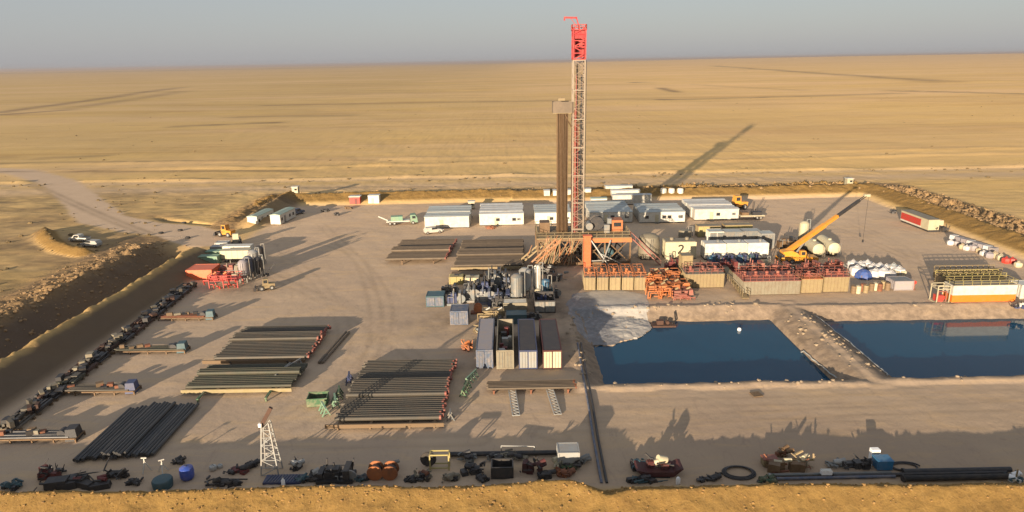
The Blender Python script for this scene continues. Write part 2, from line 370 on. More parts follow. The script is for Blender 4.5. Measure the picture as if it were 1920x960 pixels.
# tyre ruts over the pad
def rut(pts, k=.5, wd=.34, sep=2.1):
    global rutm
    dd, _ = segdist(X, Y, pts); wob = .75+1.2*fbm(X*.12, Y*.12, 3, 55)
    rutm = np.maximum(rutm, k*np.clip(wob, 0, 1)*np.exp(-((dd-sep/2)/wd)**2))
rutm = np.zeros(X.shape)
def curve(*pp):
    pp = [np.array(P(*p)[:2]) for p in pp]; out = []
    for i in range(len(pp)-1):
        p0 = pp[max(i-1, 0)]; p1 = pp[i]; p2 = pp[i+1]; p3 = pp[min(i+2, len(pp)-1)]
        for k in range(8):
            t = k/8; out.append(tuple(.5*((2*p1)+(-p0+p2)*t+(2*p0-5*p1+4*p2-p3)*t*t+(-p0+3*p1-3*p2+p3)*t**3)))
    out.append(tuple(pp[-1])); return out
for c_ in (((420, 470), (520, 450), (650, 470), (700, 560), (690, 680), (560, 790), (380, 830)), ((440, 465), (560, 500), (640, 600), (620, 700), (480, 800), (330, 835)),
           ((420, 460), (600, 430), (780, 436), (1000, 432)), ((430, 480), (600, 560), (740, 640), (880, 760), (1080, 800), (1400, 780), (1910, 760)), ((1130, 790), (1500, 800), (1910, 790)),
           ((1130, 760), (1450, 752), (1910, 738)), ((600, 420), (700, 520), (720, 620), (600, 760)), ((380, 820), (600, 830), (900, 825)), ((1600, 420), (1700, 470), (1720, 540)), ((1480, 400), (1600, 440), (1750, 500), (1910, 520)),
           ((60, 690), (200, 600), (330, 510), (420, 450)), ((700, 800), (880, 780), (1050, 820)), ((520, 440), (560, 560), (500, 640))): rut(curve(*c_), R0.uniform(.2, .4))
for c_ in (((0, 470), (120, 430), (240, 440)), ((0, 380), (60, 372), (80, 400), (20, 425)), ((0, 560), (150, 520), (260, 470)), ((0, 590), (200, 540), (310, 460)), ((60, 345), (180, 400), (280, 440))): rut(curve(*c_), .8, .6)
stains = [(845, 600, 7), (1000, 640, 9), (1050, 590, 9), (1060, 560, 8), (1020, 530, 9), (960, 600, 8), (1080, 660, 5), (930, 560, 12), (1000, 505, 9), (1240, 530, 10), (450, 545, 5), (870, 700, 3), (1030, 500, 8), (1150, 500, 10)]

dark = np.maximum(dark, .7*sm(X, -76, -74)*(1-sm(X, -68.5, -66))*sm(Y, 182, 188)*(1-sm(Y, 212, 220)))  # painted shade again, on the inner slope of the left berm beyond the gate
pitd = np.minimum(pitmask(X, Y, *PITS[0], .55), pitmask(X, Y, *PITS[1], .55))
damp = (1-sm(pitd, 1.6, 4.5))*(pitd > -3)
mud_g = np.exp(-(((X-7)/9)**2+((Y-116)/11)**2))
damp = np.maximum(damp, mud_g*(.9+n2*1.5))
for a_, b_, s_ in stains:
    q_ = P(a_, b_); damp = np.maximum(damp, .75*np.exp(-(((X-q_.x)/s_)**2+((Y-q_.y)/s_)**2))*(.9+n2*1.8))
damp = np.clip(damp, 0, 1); dark = np.maximum(dark, rutm*.75)
dark = np.maximum(dark, (1-sm(X, -100, -90))*(1-sm(Y, 235, 262))*(1-road)*np.clip(.30+1.3*fbm(X*.05, Y*.09, 5, 61)+.8*fbm(X*.35, Y*.5, 3, 62), 0, .8)*(dB > 3.0))
ground_cols = {}
idx = np.arange(nx*ny).reshape(ny, nx)
quads = np.stack([idx[:-1, :-1], idx[:-1, 1:], idx[1:, 1:], idx[1:, :-1]], -1).reshape(-1, 4)
def fc(A): return (A[:-1, :-1]+A[:-1, 1:]+A[1:, 1:]+A[1:, :-1]).reshape(-1)/4
fX, fY, fZ = fc(X), fc(Y), fc(Z); fp = fc(pad); fb = fc(berm); fr = fc(road); fpit = fc(pitd); frub = fc(rubble)
reg = np.zeros(len(quads), int)                      # 0 desert
reg[(fr > .5)] = 1
reg[(frub > .35) & (fp < .5)] = 2
reg[(fb > .5) | ((fX < -66.5) & (fX > -77) & (fY < 165) & (fZ > .4))] = 3
reg[(fp > .5)] = 4
reg[(fpit < 3.2) & (fp > .5)] = 5
reg[(fY < 60.6) & (fX > -88) & (fX < 140) & (fY > 46)] = 3
tm = bpy.data.materials.new('desert_soil'); tm.use_nodes = True; nt = tm.node_tree; L = nt.links
bs = nt.nodes['Principled BSDF']; bs.inputs['Roughness'].default_value = 0.95; bs.inputs['Specular IOR Level'].default_value = 0.15
tc = N(nt, 'ShaderNodeTexCoord')
za = N(nt, 'ShaderNodeAttribute', attribute_name='zone'); zb = N(nt, 'ShaderNodeAttribute', attribute_name='zone2')
sa = N(nt, 'ShaderNodeSeparateColor'); sb = N(nt, 'ShaderNodeSeparateColor'); L.new(za.outputs['Color'], sa.inputs[0]); L.new(zb.outputs['Color'], sb.inputs[0])
def noise(sc, det=5, rgh=.6, stretch=None, dist=0):
    n = N(nt, 'ShaderNodeTexNoise'); n.inputs['Scale'].default_value = sc; n.inputs['Detail'].default_value = det; n.inputs['Roughness'].default_value = rgh; n.inputs['Distortion'].default_value = dist
    if stretch:
        mp = N(nt, 'ShaderNodeMapping'); mp.inputs['Scale'].default_value = stretch; L.new(tc.outputs['Object'], mp.inputs[0]); L.new(mp.outputs[0], n.inputs['Vector'])
    else: L.new(tc.outputs['Object'], n.inputs['Vector'])
    return n.outputs['Fac']
def rng(v, a, b, c, d):
    m = N(nt, 'ShaderNodeMapRange'); L.new(v, m.inputs[0])
    for i, q in enumerate((a, b, c, d)): m.inputs[i+1].default_value = q
    return m.outputs[0]
def mix(f, a, b, mode='MIX'):
    m = N(nt, 'ShaderNodeMix', data_type='RGBA', blend_type=mode)
    for i, q in ((0, f), (6, a), (7, b)):
        if isinstance(q, (int, float)): m.inputs[i].default_value = q
        elif isinstance(q, tuple): m.inputs[i].default_value = (*q, 1)
        else: L.new(q, m.inputs[i])
    return m.outputs[2]
def mth(op, a, b):
    m = N(nt, 'ShaderNodeMath', operation=op)
    for i, q in enumerate((a, b)):
        if isinstance(q, (int, float)): m.inputs[i].default_value = q
        else: L.new(q, m.inputs[i])
    return m.outputs[0]
des = mix(rng(noise(.008, 8, .65, (.6, 1.6, 1), .6), .38, .62, 0, 1), (.56, .385, .135), (.51, .35, .15))
des = mix(rng(noise(.0016, 6, .6, (.5, 2.2, 1), .6), .42, .60, 0, .8), des, (.58, .405, .18))
des = mix(rng(noise(.006, 8, .7, (.25, 3.2, 1), .5), .52, .64, 0, .5), des, (.37, .225, .085))
des = mix(rng(noise(.05, 8, .75, (.4, 2.6, 1), .4), .54, .66, 0, .5), des, (.34, .215, .09))
des = mix(rng(noise(.03, 6, .7, (.3, 3.0, 1), .4), .56, .64, 0, .45), des, (.66, .46, .22))
des = mix(rng(noise(.013, 7, .7, (.55, 1.5, 1), 1.2), .55, .66, 0, .55), des, (.42, .275, .125))
des = mix(rng(noise(.0035, 5, .6, (.4, 2.0, 1), .8), .5, .62, 0, .5), des, (.64, .44, .235))
des = mix(rng(noise(.9, 5, .8), .54, .75, 0, .5), des, (.27, .17, .08))
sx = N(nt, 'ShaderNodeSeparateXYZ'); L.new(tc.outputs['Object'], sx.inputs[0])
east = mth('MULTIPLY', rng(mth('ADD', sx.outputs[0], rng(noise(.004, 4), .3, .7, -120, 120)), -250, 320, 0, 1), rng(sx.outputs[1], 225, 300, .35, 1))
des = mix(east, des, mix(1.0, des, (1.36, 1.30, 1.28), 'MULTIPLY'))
pdc = mix(rng(noise(.045, 7, .65, None, 1.2), .38, .62, 0, 1), (.485, .368, .255), (.43, .325, .232))
pdc = mix(rng(noise(.16, 6, .7, (.35, 1.6, 1), 1.5), .50, .68, 0, .7), pdc, (.54, .385, .225))
pdc = mix(rng(noise(.3, 7, .75, (1.4, .5, 1), 2.0), .56, .70, 0, .55), pdc, (.30, .225, .175))
pdc = mix(rng(noise(3.5, 4, .8), .56, .8, 0, .6), pdc, (.20, .155, .12))
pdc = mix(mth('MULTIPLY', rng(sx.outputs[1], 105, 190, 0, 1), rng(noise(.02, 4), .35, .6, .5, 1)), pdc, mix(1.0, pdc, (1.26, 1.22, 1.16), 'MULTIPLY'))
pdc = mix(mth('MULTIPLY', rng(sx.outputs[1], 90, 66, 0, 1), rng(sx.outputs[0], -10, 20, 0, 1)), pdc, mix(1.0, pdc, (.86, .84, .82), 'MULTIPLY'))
brm = mix(rng(noise(.5, 6, .75), .35, .7, 0, 1), (.265, .165, .052), (.205, .122, .04))
brm = mix(rng(noise(2.2, 6, .8), .52, .68, 0, .8), brm, (.12, .07, .026))
brm = mix(rng(noise(.9, 7, .8, (1.5, .4, 1), 2.0), .54, .66, 0, .6), brm, (.33, .215, .085))
rdc = mix(rng(noise(.15, 6, .7), .35, .7, 0, 1), (.56, .42, .29), (.50, .37, .25))
rub = mix(rng(noise(.8, 6, .8), .4, .65, 0, 1), (.33, .215, .10), (.155, .105, .06))
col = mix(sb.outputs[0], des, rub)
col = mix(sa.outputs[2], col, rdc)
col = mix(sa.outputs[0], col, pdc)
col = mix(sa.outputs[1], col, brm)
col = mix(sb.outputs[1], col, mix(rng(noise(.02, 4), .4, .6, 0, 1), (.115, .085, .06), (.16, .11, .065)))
col = mix(mth('MULTIPLY', sb.outputs[2], rng(noise(.7, 6, .7), .3, .6, .35, .85)), col, (.15, .115, .085))
L.new(col, bs.inputs['Base Color'])
bp = N(nt, 'ShaderNodeBump'); bp.inputs['Distance'].default_value = .3; bp.inputs['Strength'].default_value = .45
L.new(mth('ADD', mth('MULTIPLY', noise(1.1, 6, .7), mth('ADD', .35, mth('ADD', sb.outputs[0], sa.outputs[1]))), mth('MULTIPLY', noise(.12, 5, .6), .3)), bp.inputs['Height'])
L.new(bp.outputs[0], bs.inputs['Normal']); MATS['soil'] = tm
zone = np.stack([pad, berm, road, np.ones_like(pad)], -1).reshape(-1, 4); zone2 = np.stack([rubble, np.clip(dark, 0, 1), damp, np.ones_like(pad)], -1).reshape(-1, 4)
co = np.stack([X, Y, Z], -1).reshape(-1, 3)
for k, nm in enumerate(('ground', 'road', 'spoil_bank', 'earth_berm', 'gravel_pad', 'pit_bank')):
    q = quads[reg == k]
    if not len(q): continue
    u, inv = np.unique(q, return_inverse=True); inv = inv.reshape(-1)
    me = bpy.data.meshes.new(nm); me.vertices.add(len(u)); me.vertices.foreach_set('co', co[u].reshape(-1))
    me.loops.add(len(inv)); me.loops.foreach_set('vertex_index', inv); me.polygons.add(len(q))
    me.polygons.foreach_set('loop_start', np.arange(len(q))*4); me.polygons.foreach_set('use_smooth', np.ones(len(q), bool)); me.update(calc_edges=True)
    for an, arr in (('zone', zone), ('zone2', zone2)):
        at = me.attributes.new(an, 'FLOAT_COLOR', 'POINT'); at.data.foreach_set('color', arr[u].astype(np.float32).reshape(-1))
    me.materials.append(tm); o = bpy.data.objects.new(nm, me); C.objects.link(o)
    tag(o, kind='structure')
def gz(x, y):
    return float(height(np.array([[float(x)]]), np.array([[float(y)]]))[0, 0])
# water
wm = bpy.data.materials.new('pit_water'); wm.use_nodes = True; nt = wm.node_tree; L = nt.links; b = nt.nodes['Principled BSDF']
b.inputs['Base Color'].default_value = (.0015, .046, .098, 1); b.inputs['Roughness'].default_value = .06; b.inputs['IOR'].default_value = 1.26
tc = N(nt, 'ShaderNodeTexCoord'); nn = N(nt, 'ShaderNodeTexNoise'); nn.inputs['Scale'].default_value = .8; nn.inputs['Detail'].default_value = 3; L.new(tc.outputs['Object'], nn.inputs['Vector'])
bp = N(nt, 'ShaderNodeBump'); bp.inputs['Strength'].default_value = .02; bp.inputs['Distance'].default_value = .05; L.new(nn.outputs['Fac'], bp.inputs['Height']); L.new(bp.outputs[0], b.inputs['Normal'])
n5 = N(nt, 'ShaderNodeTexNoise'); n5.inputs['Scale'].default_value = .09; n5.inputs['Detail'].default_value = 5; n5.inputs['Distortion'].default_value = 1.0; L.new(tc.outputs['Object'], n5.inputs['Vector'])
wr = N(nt, 'ShaderNodeMix', data_type='RGBA'); wr.inputs[6].default_value = (.0012, .038, .082, 1); wr.inputs[7].default_value = (.004, .060, .115, 1); L.new(n5.outputs['Fac'], wr.inputs[0]); L.new(wr.outputs[2], b.inputs['Base Color'])
MATS['water'] = wm
for pt in PITS:
    x0, x1, y0, y1 = pt
    tag(B().add([(x0-1.4, y0-1.4, WATER_Z), (x1+1.4, y0-1.4, WATER_Z), (x1+1.4, y1+1.4, WATER_Z), (x0-1.4, y1+1.4, WATER_Z)], [(0, 1, 2, 3)]).build('water', 'water'), kind='structure')
# grey drilling mud lying over the fan
MATS.pop('x', None)
mm = bpy.data.materials.new('drilling_mud'); mm.use_nodes = True; nt = mm.node_tree; L = nt.links; b = nt.nodes['Principled BSDF']; b.inputs['Roughness'].default_value = .55
tc = N(nt, 'ShaderNodeTexCoord'); za = N(nt, 'ShaderNodeAttribute', attribute_name='pale')
c1 = mix(rng(noise(1.2, 6, .75), .45, .65, 0, 1), (.15, .15, .155), (.25, .25, .255)); c2 = mix(rng(noise(.35, 6, .7), .4, .7, 0, 1), (.42, .39, .34), (.33, .31, .28))
zs = N(nt, 'ShaderNodeSeparateColor'); L.new(za.outputs['Color'], zs.inputs[0])
L.new(mix(zs.outputs[0], c1, c2), b.inputs['Base Color']); bp = N(nt, 'ShaderNodeBump'); bp.inputs['Strength'].default_value = .4; L.new(noise(1.5, 6, .7), bp.inputs['Height']); L.new(bp.outputs[0], b.inputs['Normal'])
MATS['mud'] = mm
gx = np.arange(7, 30, .3); gy = np.arange(101, 126, .3); GX, GY = np.meshgrid(gx, gy); M = mudmask(GX, GY); GZ = height(GX, GY)+np.where(M > 0, .03, 0)
GZ = np.maximum(GZ, WATER_Z+.05)
pa = [P(*p, z=-.9)[:2] for p in ((1140, 640), (1165, 560))]
pale = sm(GX-(17.2-(GY-105)*.12)+fbm(GX*.3, GY*.3, 4, 77)*6, -.6, 1.2)
ii = np.arange(GX.size).reshape(GX.shape); q = np.stack([ii[:-1, :-1], ii[:-1, 1:], ii[1:, 1:], ii[1:, :-1]], -1).reshape(-1, 4)
q = q[fc(M) > .05]; u, inv = np.unique(q, return_inverse=True); inv = inv.reshape(-1)
me = bpy.data.meshes.new('drilling_mud'); me.from_pydata(np.stack([GX, GY, GZ], -1).reshape(-1, 3)[u].tolist(), [], inv.reshape(-1, 4).tolist())
at = me.attributes.new('pale', 'FLOAT_COLOR', 'POINT'); pv = pale.reshape(-1)[u]; at.data.foreach_set('color', np.stack([pv, pv, pv, pv*0+1], -1).astype(np.float32).reshape(-1))
me.materials.append(mm); o = bpy.data.objects.new('drilling_mud', me); C.objects.link(o); tag(o, 'grey and whitish drilling mud spilling into the first pit', 'mud', kind='stuff')
# clods scattered on the spoil banks
def clods(name, label, pts, m, seed, r0=.12, r1=.45):
    rnd = random.Random(seed); b = B(); pts = np.array(pts); zz = height(pts[:, 0][None, :], pts[:, 1][None, :])[0]
    for (x, y), z in zip(pts, zz):
        r = r0+(r1-r0)*rnd.random()**2.5; b.ico(x, y, z+r*.2, r, rnd)
    tag(b.build(name, m), label, 'soil', kind='stuff')
mat('berm_clod', (.30, .18, .06), .95, dirt=.6, dirtcol=(.14, .08, .035)); mat('clod', (.30, .20, .10), .95, dirt=.5, dirtcol=(.18, .12, .07)); mat('pale_clod', (.30, .235, .16), .9, dirt=.3)
R = random.Random(5)
clods('earth_clods', 'lumps of soil along the outer edge of the left ditch', [(R.gauss(-90.5, 4.5), R.uniform(60, 168)) for _ in range(1500)], 'clod', 1)
clods('earth_clods', 'lumps of soil beyond the rear berm and along its crest', [(R.uniform(-75, 124)**1, R.gauss(229, 4)) for _ in range(1300)], 'clod', 2, .15, .6)
clods('earth_clods', 'lumps of soil outside the right berm', [(R.gauss(127, 4), R.uniform(100, 232)) for _ in range(1100)], 'clod', 3, .15, .6)
clods('earth_clods', 'small clods along the crest of the front berm', [(R.uniform(-60, 62), R.gauss(59.6, .7) if R.random() < .6 else R.uniform(56.5, 60)) for _ in range(1500)], 'berm_clod', 4, .04, .2)
pp = []
for _ in range(260):
    e = R.choice((0, 1, 2, 3)); x0, x1, y0, y1 = PITS[R.choice((0, 0, 1))]
    pp.append({0: (R.uniform(x0, x1), y0-3+R.gauss(0, .5)), 1: (R.uniform(x0, x1), y1+3+R.gauss(0, .8)), 2: (x0-3+R.gauss(0, .7), R.uniform(y0, y1)), 3: (R.uniform(46.5, 52.5), R.uniform(y0, y1))}[e])
clods('pit_rubble', 'pale stones and sand lumps round the rims of the water pits', pp, 'pale_clod', 6, .08, .42)
mat('scrub', (.17, .12, .055), .95, dirt=.4, dirtcol=(.06, .05, .025))
R = random.Random(8)
clods('desert_scrub', 'small dark desert bushes scattered over the plain', [(R.uniform(-420, 520), 240+R.random()**1.7*520) for _ in range(520)]+[(R.uniform(-300, 380), R.gauss(262, 3)) for _ in range(240)]+[(R.uniform(-140, -95), R.uniform(110, 240)) for _ in range(120)], 'scrub', 9, .15, .75)
#@@OBJECTS
# ================================================================ objects
def front(px0, px1, py, z=0.0):
    a, b = P(px0, py, z), P(px1, py, z); return (a.x+b.x)/2, (a.y+b.y)/2, b.x-a.x
def pt(px, py, z=0.0):
    p = P(px, py, z); return (p.x, p.y)

# ---- white site cabins
def cabin(loc, L, D, H, label, group, wall='white_paint', roof='roof_sheet', wins=3, door=True, rz=0.0, name='site_cabin', cat='cabin'):
    t = thing(name, label, cat, loc, rz, group)
    b = B().box(0, 0, .25, L, D, H-.25)
    k = int(L/1.2)
    for i in range(k+1): b.box(-L/2+.03+i*(L-.06)/k, -D/2-.012, .28, .05, .03, H-.35)
    b.build('wall', wall, t)
    r = B().add([(-L/2-.08, -D/2-.1, H+.02), (L/2+.08, -D/2-.1, H+.02), (L/2+.08, D/2+.02, H+.02), (-L/2-.08, D/2+.02, H+.02),
                 (-L/2-.08, -D/2-.1, H+.12), (L/2+.08, -D/2-.1, H+.12), (L/2+.08, 0, H+.3), (-L/2-.08, 0, H+.3), (L/2+.08, D/2+.02, H+.12), (-L/2-.08, D/2+.02, H+.12)],
                [(3, 2, 1, 0), (0, 1, 5, 4), (4, 5, 6, 7), (7, 6, 8, 9), (1, 2, 8, 6, 5), (2, 3, 9, 8), (3, 0, 4, 7, 9)])
    r.build('roof', roof, t)
    B().box(0, -D/2+.25, .0, L, .2, .25).box(0, D/2-.25, 0, L, .2, .25).build('skid', 'dark_steel', t)
    if door:
        dx = -L*.12
        d = B().box(dx, -D/2-.05, .3, .95, .07, 2.05).build('door', 'cream_paint', t); B().box(dx+.35, -D/2-.11, 1.25, .08, .05, .12).build('handle', 'dark_steel', d)
        B().box(dx, -D/2-.5, 0, 1.2, .8, .22).build('step', 'grey_steel', t)
    for i in range(wins):
        x = -L/2+(i+.5)*L/max(wins, 1)+.4
        if door and abs(x+L*.12) < 1.2: x += 1.6
        f = B().box(x, -D/2-.045, 1.25, 1.1, .06, .9).build('window', 'pale_steel', t)
        B().box(x, -D/2-.085, 1.33, .94, .03, .74).build('pane', 'glass', f)
    if wins:
        a = B().box(L*.38, -D/2-.25, 1.5, .8, .42, .55).build('air_conditioner', 'grey_steel', t); B().lathe([(.2, 0), (.2, .03)], L*.38, 1.77, 12, 'y').build('fan', 'dark_steel', a, loc=(0, -D/2-.49, 0))
    return t
def block(px0, px1, py, n, D, H, where, roof, wall='white_paint', wins=3, gap=.12):
    xc, y, L = front(px0, px1, py)
    for i in range(n):
        lab = '%s %s cabin %s' % ('white', ORD[i] if i else 'first', where)
        cabin((xc+R.uniform(-.15, .15), y+D/2+i*(D+gap)), L+R.uniform(-.2, .2), D, H+R.uniform(-.08, .08), lab, 'white cabins in rows behind the rig', wall, roof, wins if i == 0 else 0, i == 0)
block(797, 880, 428, 5, 2.9, 3.1, 'from front in the leftmost block with grey-green roofs', 'roof_sheet', wins=0)
block(899, 981, 423, 5, 2.9, 3.2, 'from front in the pale-roofed block left of the mast', 'roof_pale', wins=2)
block(1003, 1072, 421, 4, 2.9, 3.2, 'from front in the block behind the racked pipe', 'roof_sheet', wins=2)
block(1105, 1186, 418, 5, 2.9, 3.0, 'from front in the block just right of the mast', 'roof_sheet', wins=3)
block(1200, 1285, 418, 4, 2.9, 3.0, 'from front in the blue-grey roofed block, second from right', 'roof_sheet', wins=4)
block(1300, 1385, 413, 5, 2.9, 3.0, 'from front in the rightmost block of striped roofs', 'roof_pale', wins=1)
xc, y, L = front(1108, 1138, 390); cabin((xc, y+1.4), L, 2.8, 2.8, 'low white cabin half hidden behind the mast, rear left row', 'rear white cabins', roof='green_roof', wins=1)
xc, y, L = front(1148, 1222, 384); cabin((xc, y+1.4), L, 2.8, 2.9, 'long white cabin in the rear row, nearest of three', 'rear white cabins', roof='roof_pale', wins=0, door=False)
xc, y, L = front(1146, 1200, 375); cabin((xc, y+1.4), L, 2.8, 2.9, 'long white cabin in the rear row, middle of three', 'rear white cabins', roof='roof_pale', wins=0, door=False)
xc, y, L = front(1135, 1186, 366); cabin((xc, y+1.4), L, 2.8, 2.9, 'long white cabin in the rear row, farthest of three by the berm', 'rear white cabins', roof='roof_pale', wins=0, door=False)
for i, (a, b_, c) in enumerate(((1020, 1031, 375), (1037, 1050, 375), (1060, 1072, 374), (1094, 1108, 372))):
    xc, y, L = front(a, b_, c); lab = ['narrow white box cabin left of the racked pipe by the rear berm', 'white box cabin second from the left by the rear berm', 'white box cabin seen behind the racked pipe', 'white box cabin just right of the mast by the rear berm'][i]
    cabin((xc, y+1.5), L, 3, 2.9, lab, 'small box cabins by the rear berm', wins=0, door=False, roof='roof_pale')
for i, (a, b_, c) in enumerate(((1240, 1250, 371), (1254, 1266, 371), (1270, 1283, 371))):
    xc, y, L = front(a, b_, c)
    t = thing('water_tank', ['leftmost of three upright white tanks at the rear berm', 'middle of three upright white tanks at the rear berm', 'rightmost of three upright white tanks at the rear berm'][i], 'tank', (xc, y+1), 0, 'upright white tanks by the rear berm')
    B().lathe([(.95, .2), (1.0, .25), (1.0, 2.7), (.8, 2.95), (.3, 3.0)], n=18).build('shell', 'white_paint', t, True); B().box(0, 0, 0, 2, 2, .2).build('skid', 'dark_steel', t)
xc, y, L = front(1245, 1284, 367)
# ---- end-on cabins at the left, red and white huts, watch boxes
for i, (a, b_, c) in enumerate(((467, 486, 425), (510, 529, 422))):
    xc, y, L = front(a, b_, c)
    t = thing('portable_cabin', ['white end-on cabin with green roof nearest the left berm', 'white end-on cabin with green-grey roof right of its twin'][i], 'cabin', (xc+.3, y+5), -.13, 'pair of end-on cabins')
    B().box(0, 0, .2, 2.9, 10, 2.6).build('wall', 'white_paint', t)
    B().prism([(-1.55, 2.8), (-1.55, 2.9), (0, 3.15), (1.55, 2.9), (1.55, 2.8)], -5.1, 5.1).build('roof', 'green_roof', t)
    d = B().box(1.49, -2, .2, .07, .9, 2).build('door', 'grey_steel', t)
    for yy in (-3.8, 1.2, 3.4): B().box(1.49, yy, 1.1, .06, .9, .8).build('window', 'glass', t)
xc, y, L = front(656, 675, 384)
t = thing('red_hut', 'red hut with pale roof edge against the rear berm', 'hut', (xc, y+1.2)); B().box(0, 0, .1, L, 2.4, 2.4).build('wall', 'red_paint', t); B().box(0, 0, 2.5, L+.4, 2.8, .22).build('roof', 'white_paint', t); B().box(.4, -1.23, .1, .8, .06, 1.9).build('door', 'maroon_paint', t)
xc, y, L = front(691, 711, 383)
t = thing('white_hut', 'small white square hut right of the red hut', 'hut', (xc, y+1.3)); B().box(0, 0, .1, L, 2.6, 2.6).build('wall', 'white_paint', t); B().box(0, 0, 2.7, L+.2, 2.8, .12).build('roof', 'roof_pale', t); B().box(-.3, -1.33, .1, .8, .06, 1.9).build('door', 'pale_steel', t)
for px, py, lab in ((555, 363, 'cream watch box standing on the rear berm at its left corner'), (1591, 345, 'cream watch box on the rear berm at its right corner'), (884, 378, 'slim cream box behind the gap of the first two cabin blocks')):
    x, y = pt(px, py, 2.2); z = gz(x, y)
    t = thing('watch_box', lab, 'guard post', (x, y, z-.1)); B().box(0, 0, .4, 1.9, 1.9, 2.0).build('wall', 'cream_paint', t); B().box(0, 0, 2.4, 2.3, 2.3, .15).build('roof', 'white_paint', t); B().box(.3, -.97, 1.3, .8, .05, .6).build('window', 'glass', t)
    b = B()
    for i in (-1, 1):
        for j in (-1, 1): b.box(i*.85, j*.85, -.4, .12, .12, .8)
    b.build('stand', 'timber', t)

# ---- vehicles
def wheel(t, x, y, r=.38, wd=.26):
    o = B().lathe([(r*.9, -wd/2), (r, -wd/2+.03), (r, wd/2-.03), (r*.9, wd/2)], 0, 0, 16, 'y').build('wheel', 'rubber', t, True, (x, y, r))
    B().lathe([(r*.5, -wd/2-.01), (r*.5, wd/2+.01)], 0, 0, 10, 'y').build('rim', 'pale_steel', o)
def pickup(x, y, rz, label, paint='white_paint', group=None, bed=True, z=0.0):
    t = thing('pickup_truck' if bed else 'car', label, 'pickup' if bed else 'car', (x, y, z), rz, group)
    if bed: prof = [(-2.6, .45), (-2.6, 1.05), (-.7, 1.08), (-.55, 1.78), (.75, 1.8), (1.35, 1.15), (2.4, 1.0), (2.6, .75), (2.6, .42)]
    else: prof = [(-2.3, .4), (-2.35, 1.0), (-1.9, 1.65), (.5, 1.7), (1.25, 1.1), (2.2, .95), (2.35, .7), (2.3, .38)]
    B().prism(prof, -.9, .9).build('body', paint, t)
    g = B()
    for s_ in (-1, 1): g.add([(-.5, s_*.905, 1.15), (1.1, s_*.905, 1.15), (.7, s_*.905, 1.68), (-.42, s_*.905, 1.68)], [(0, 1, 2, 3) if s_ < 0 else (3, 2, 1, 0)])
    g.add([(.8, -.75, 1.77), (.8, .75, 1.77), (1.36, .75, 1.19), (1.36, -.75, 1.19)], [(0, 3, 2, 1)]); g.build('window', 'glass', t)
    if bed: B().box(-1.62, 0, 1.0, 1.7, 1.55, .12).build('truck_bed', 'dark_steel', t)
    for xx in (-1.6, 1.6):
        for yy in (-.82, .82): wheel(t, xx, yy)
    for yy in (-.65, .65): B().box(2.56, yy, .72, .1, .3, .16).build('headlight', 'lamp_white', t)
    B().box(2.62, 0, .4, .12, 1.7, .2).build('bumper', 'dark_steel', t)
    return t
x, y = pt(150, 452); pickup(x, y, rad(172), 'white pickup in the walled bay outside the gate, farther of two', 'white_paint', 'vehicles parked in the sand bay')
x, y = pt(173, 462); pickup(x, y, rad(168), 'silver car in the walled bay outside the gate, nearer of two', 'pale_steel', 'vehicles parked in the sand bay', False)
x, y = pt(812, 437); pickup(x, y, rad(20), 'white car at the left corner of the leftmost cabin block', 'white_paint', bed=False)
x, y = pt(556, 402); pickup(x, y, rad(60), 'blue-grey pickup parked right of the two end-on cabins', 'slate_blue')
# crane truck, white with green
x, y = pt(755, 420)
t = thing('lorry', 'white flatbed lorry with green cab behind the pipe racks', 'lorry', (x, y), rad(8))
B().box(-1.2, 0, .9, 6.4, 2.4, .25).build('flatbed', 'white_paint', t); c_ = B().prism([(2.2, .6), (2.2, 2.7), (3.6, 2.7), (4.1, 1.8), (4.2, .6)], -1.2, 1.2).build('cab', 'mint_paint', t); B().box(3.2, -1.21, 1.7, .9, .04, .7).build('window', 'glass', c_)
B().box(-1.5, 0, 1.15, 3.2, 2.0, 1.2).build('cargo', 'mint_paint', t); B().bar((-4, 0, 1.2), (-6.5, -.2, 2.5), .3).build('lift_arm', 'white_paint', t)
for xx in (-3.4, -2.2, 2.9):
    for yy in (-1.05, 1.05): wheel(t, xx, yy, .5, .35)
# yellow forklift / loader family
def loader(px, py, rz, label, paint, s=1.0):
    x, y = pt(px, py); t = thing('loader', label, 'loader', (x, y), rz); t.scale = (s, s, s)
    B().prism([(-2, .6), (-2.1, 1.6), (-.6, 1.7), (-.4, 1.2), (1.2, 1.1), (1.2, .6)], -.85, .85).build('body', paint, t)
    cb = B().prism([(-.6, 1.6), (-.5, 2.9), (.6, 2.9), (.9, 1.3), (-.4, 1.2)], -.7, .7).build('cab', paint, t); B().box(.1, 0, 1.9, .9, 1.44, .75).build('window', 'glass', cb)
    B().bar((.6, -.6, 1.3), (2.5, -.6, .8), .18).bar((.6, .6, 1.3), (2.5, .6, .8), .18).build('arm', 'dark_steel', t)
    B().prism([(2.4, .2), (2.4, 1.1), (2.6, 1.1), (3.1, .25), (2.9, .15)], -1.1, 1.1).build('bucket', 'dark_steel', t)
    for xx in (-1.3, 1.1):
        for yy in (-.85, .85): wheel(t, xx, yy, .6, .4)
    return t
loader(444, 459, rad(-75), 'cream and yellow loader facing the camera by the gate', 'cream_paint')
loader(425, 443, rad(160), 'yellow loader beyond the cream one at the gate', 'yellow_paint', 1.1)
loader(500, 543, rad(200), 'small tan loader alone on open gravel', 'tan_paint', .8)
loader(1381, 392, rad(190), 'orange loader behind the right end of the rightmost cabins', 'yellow_paint', 1.4)

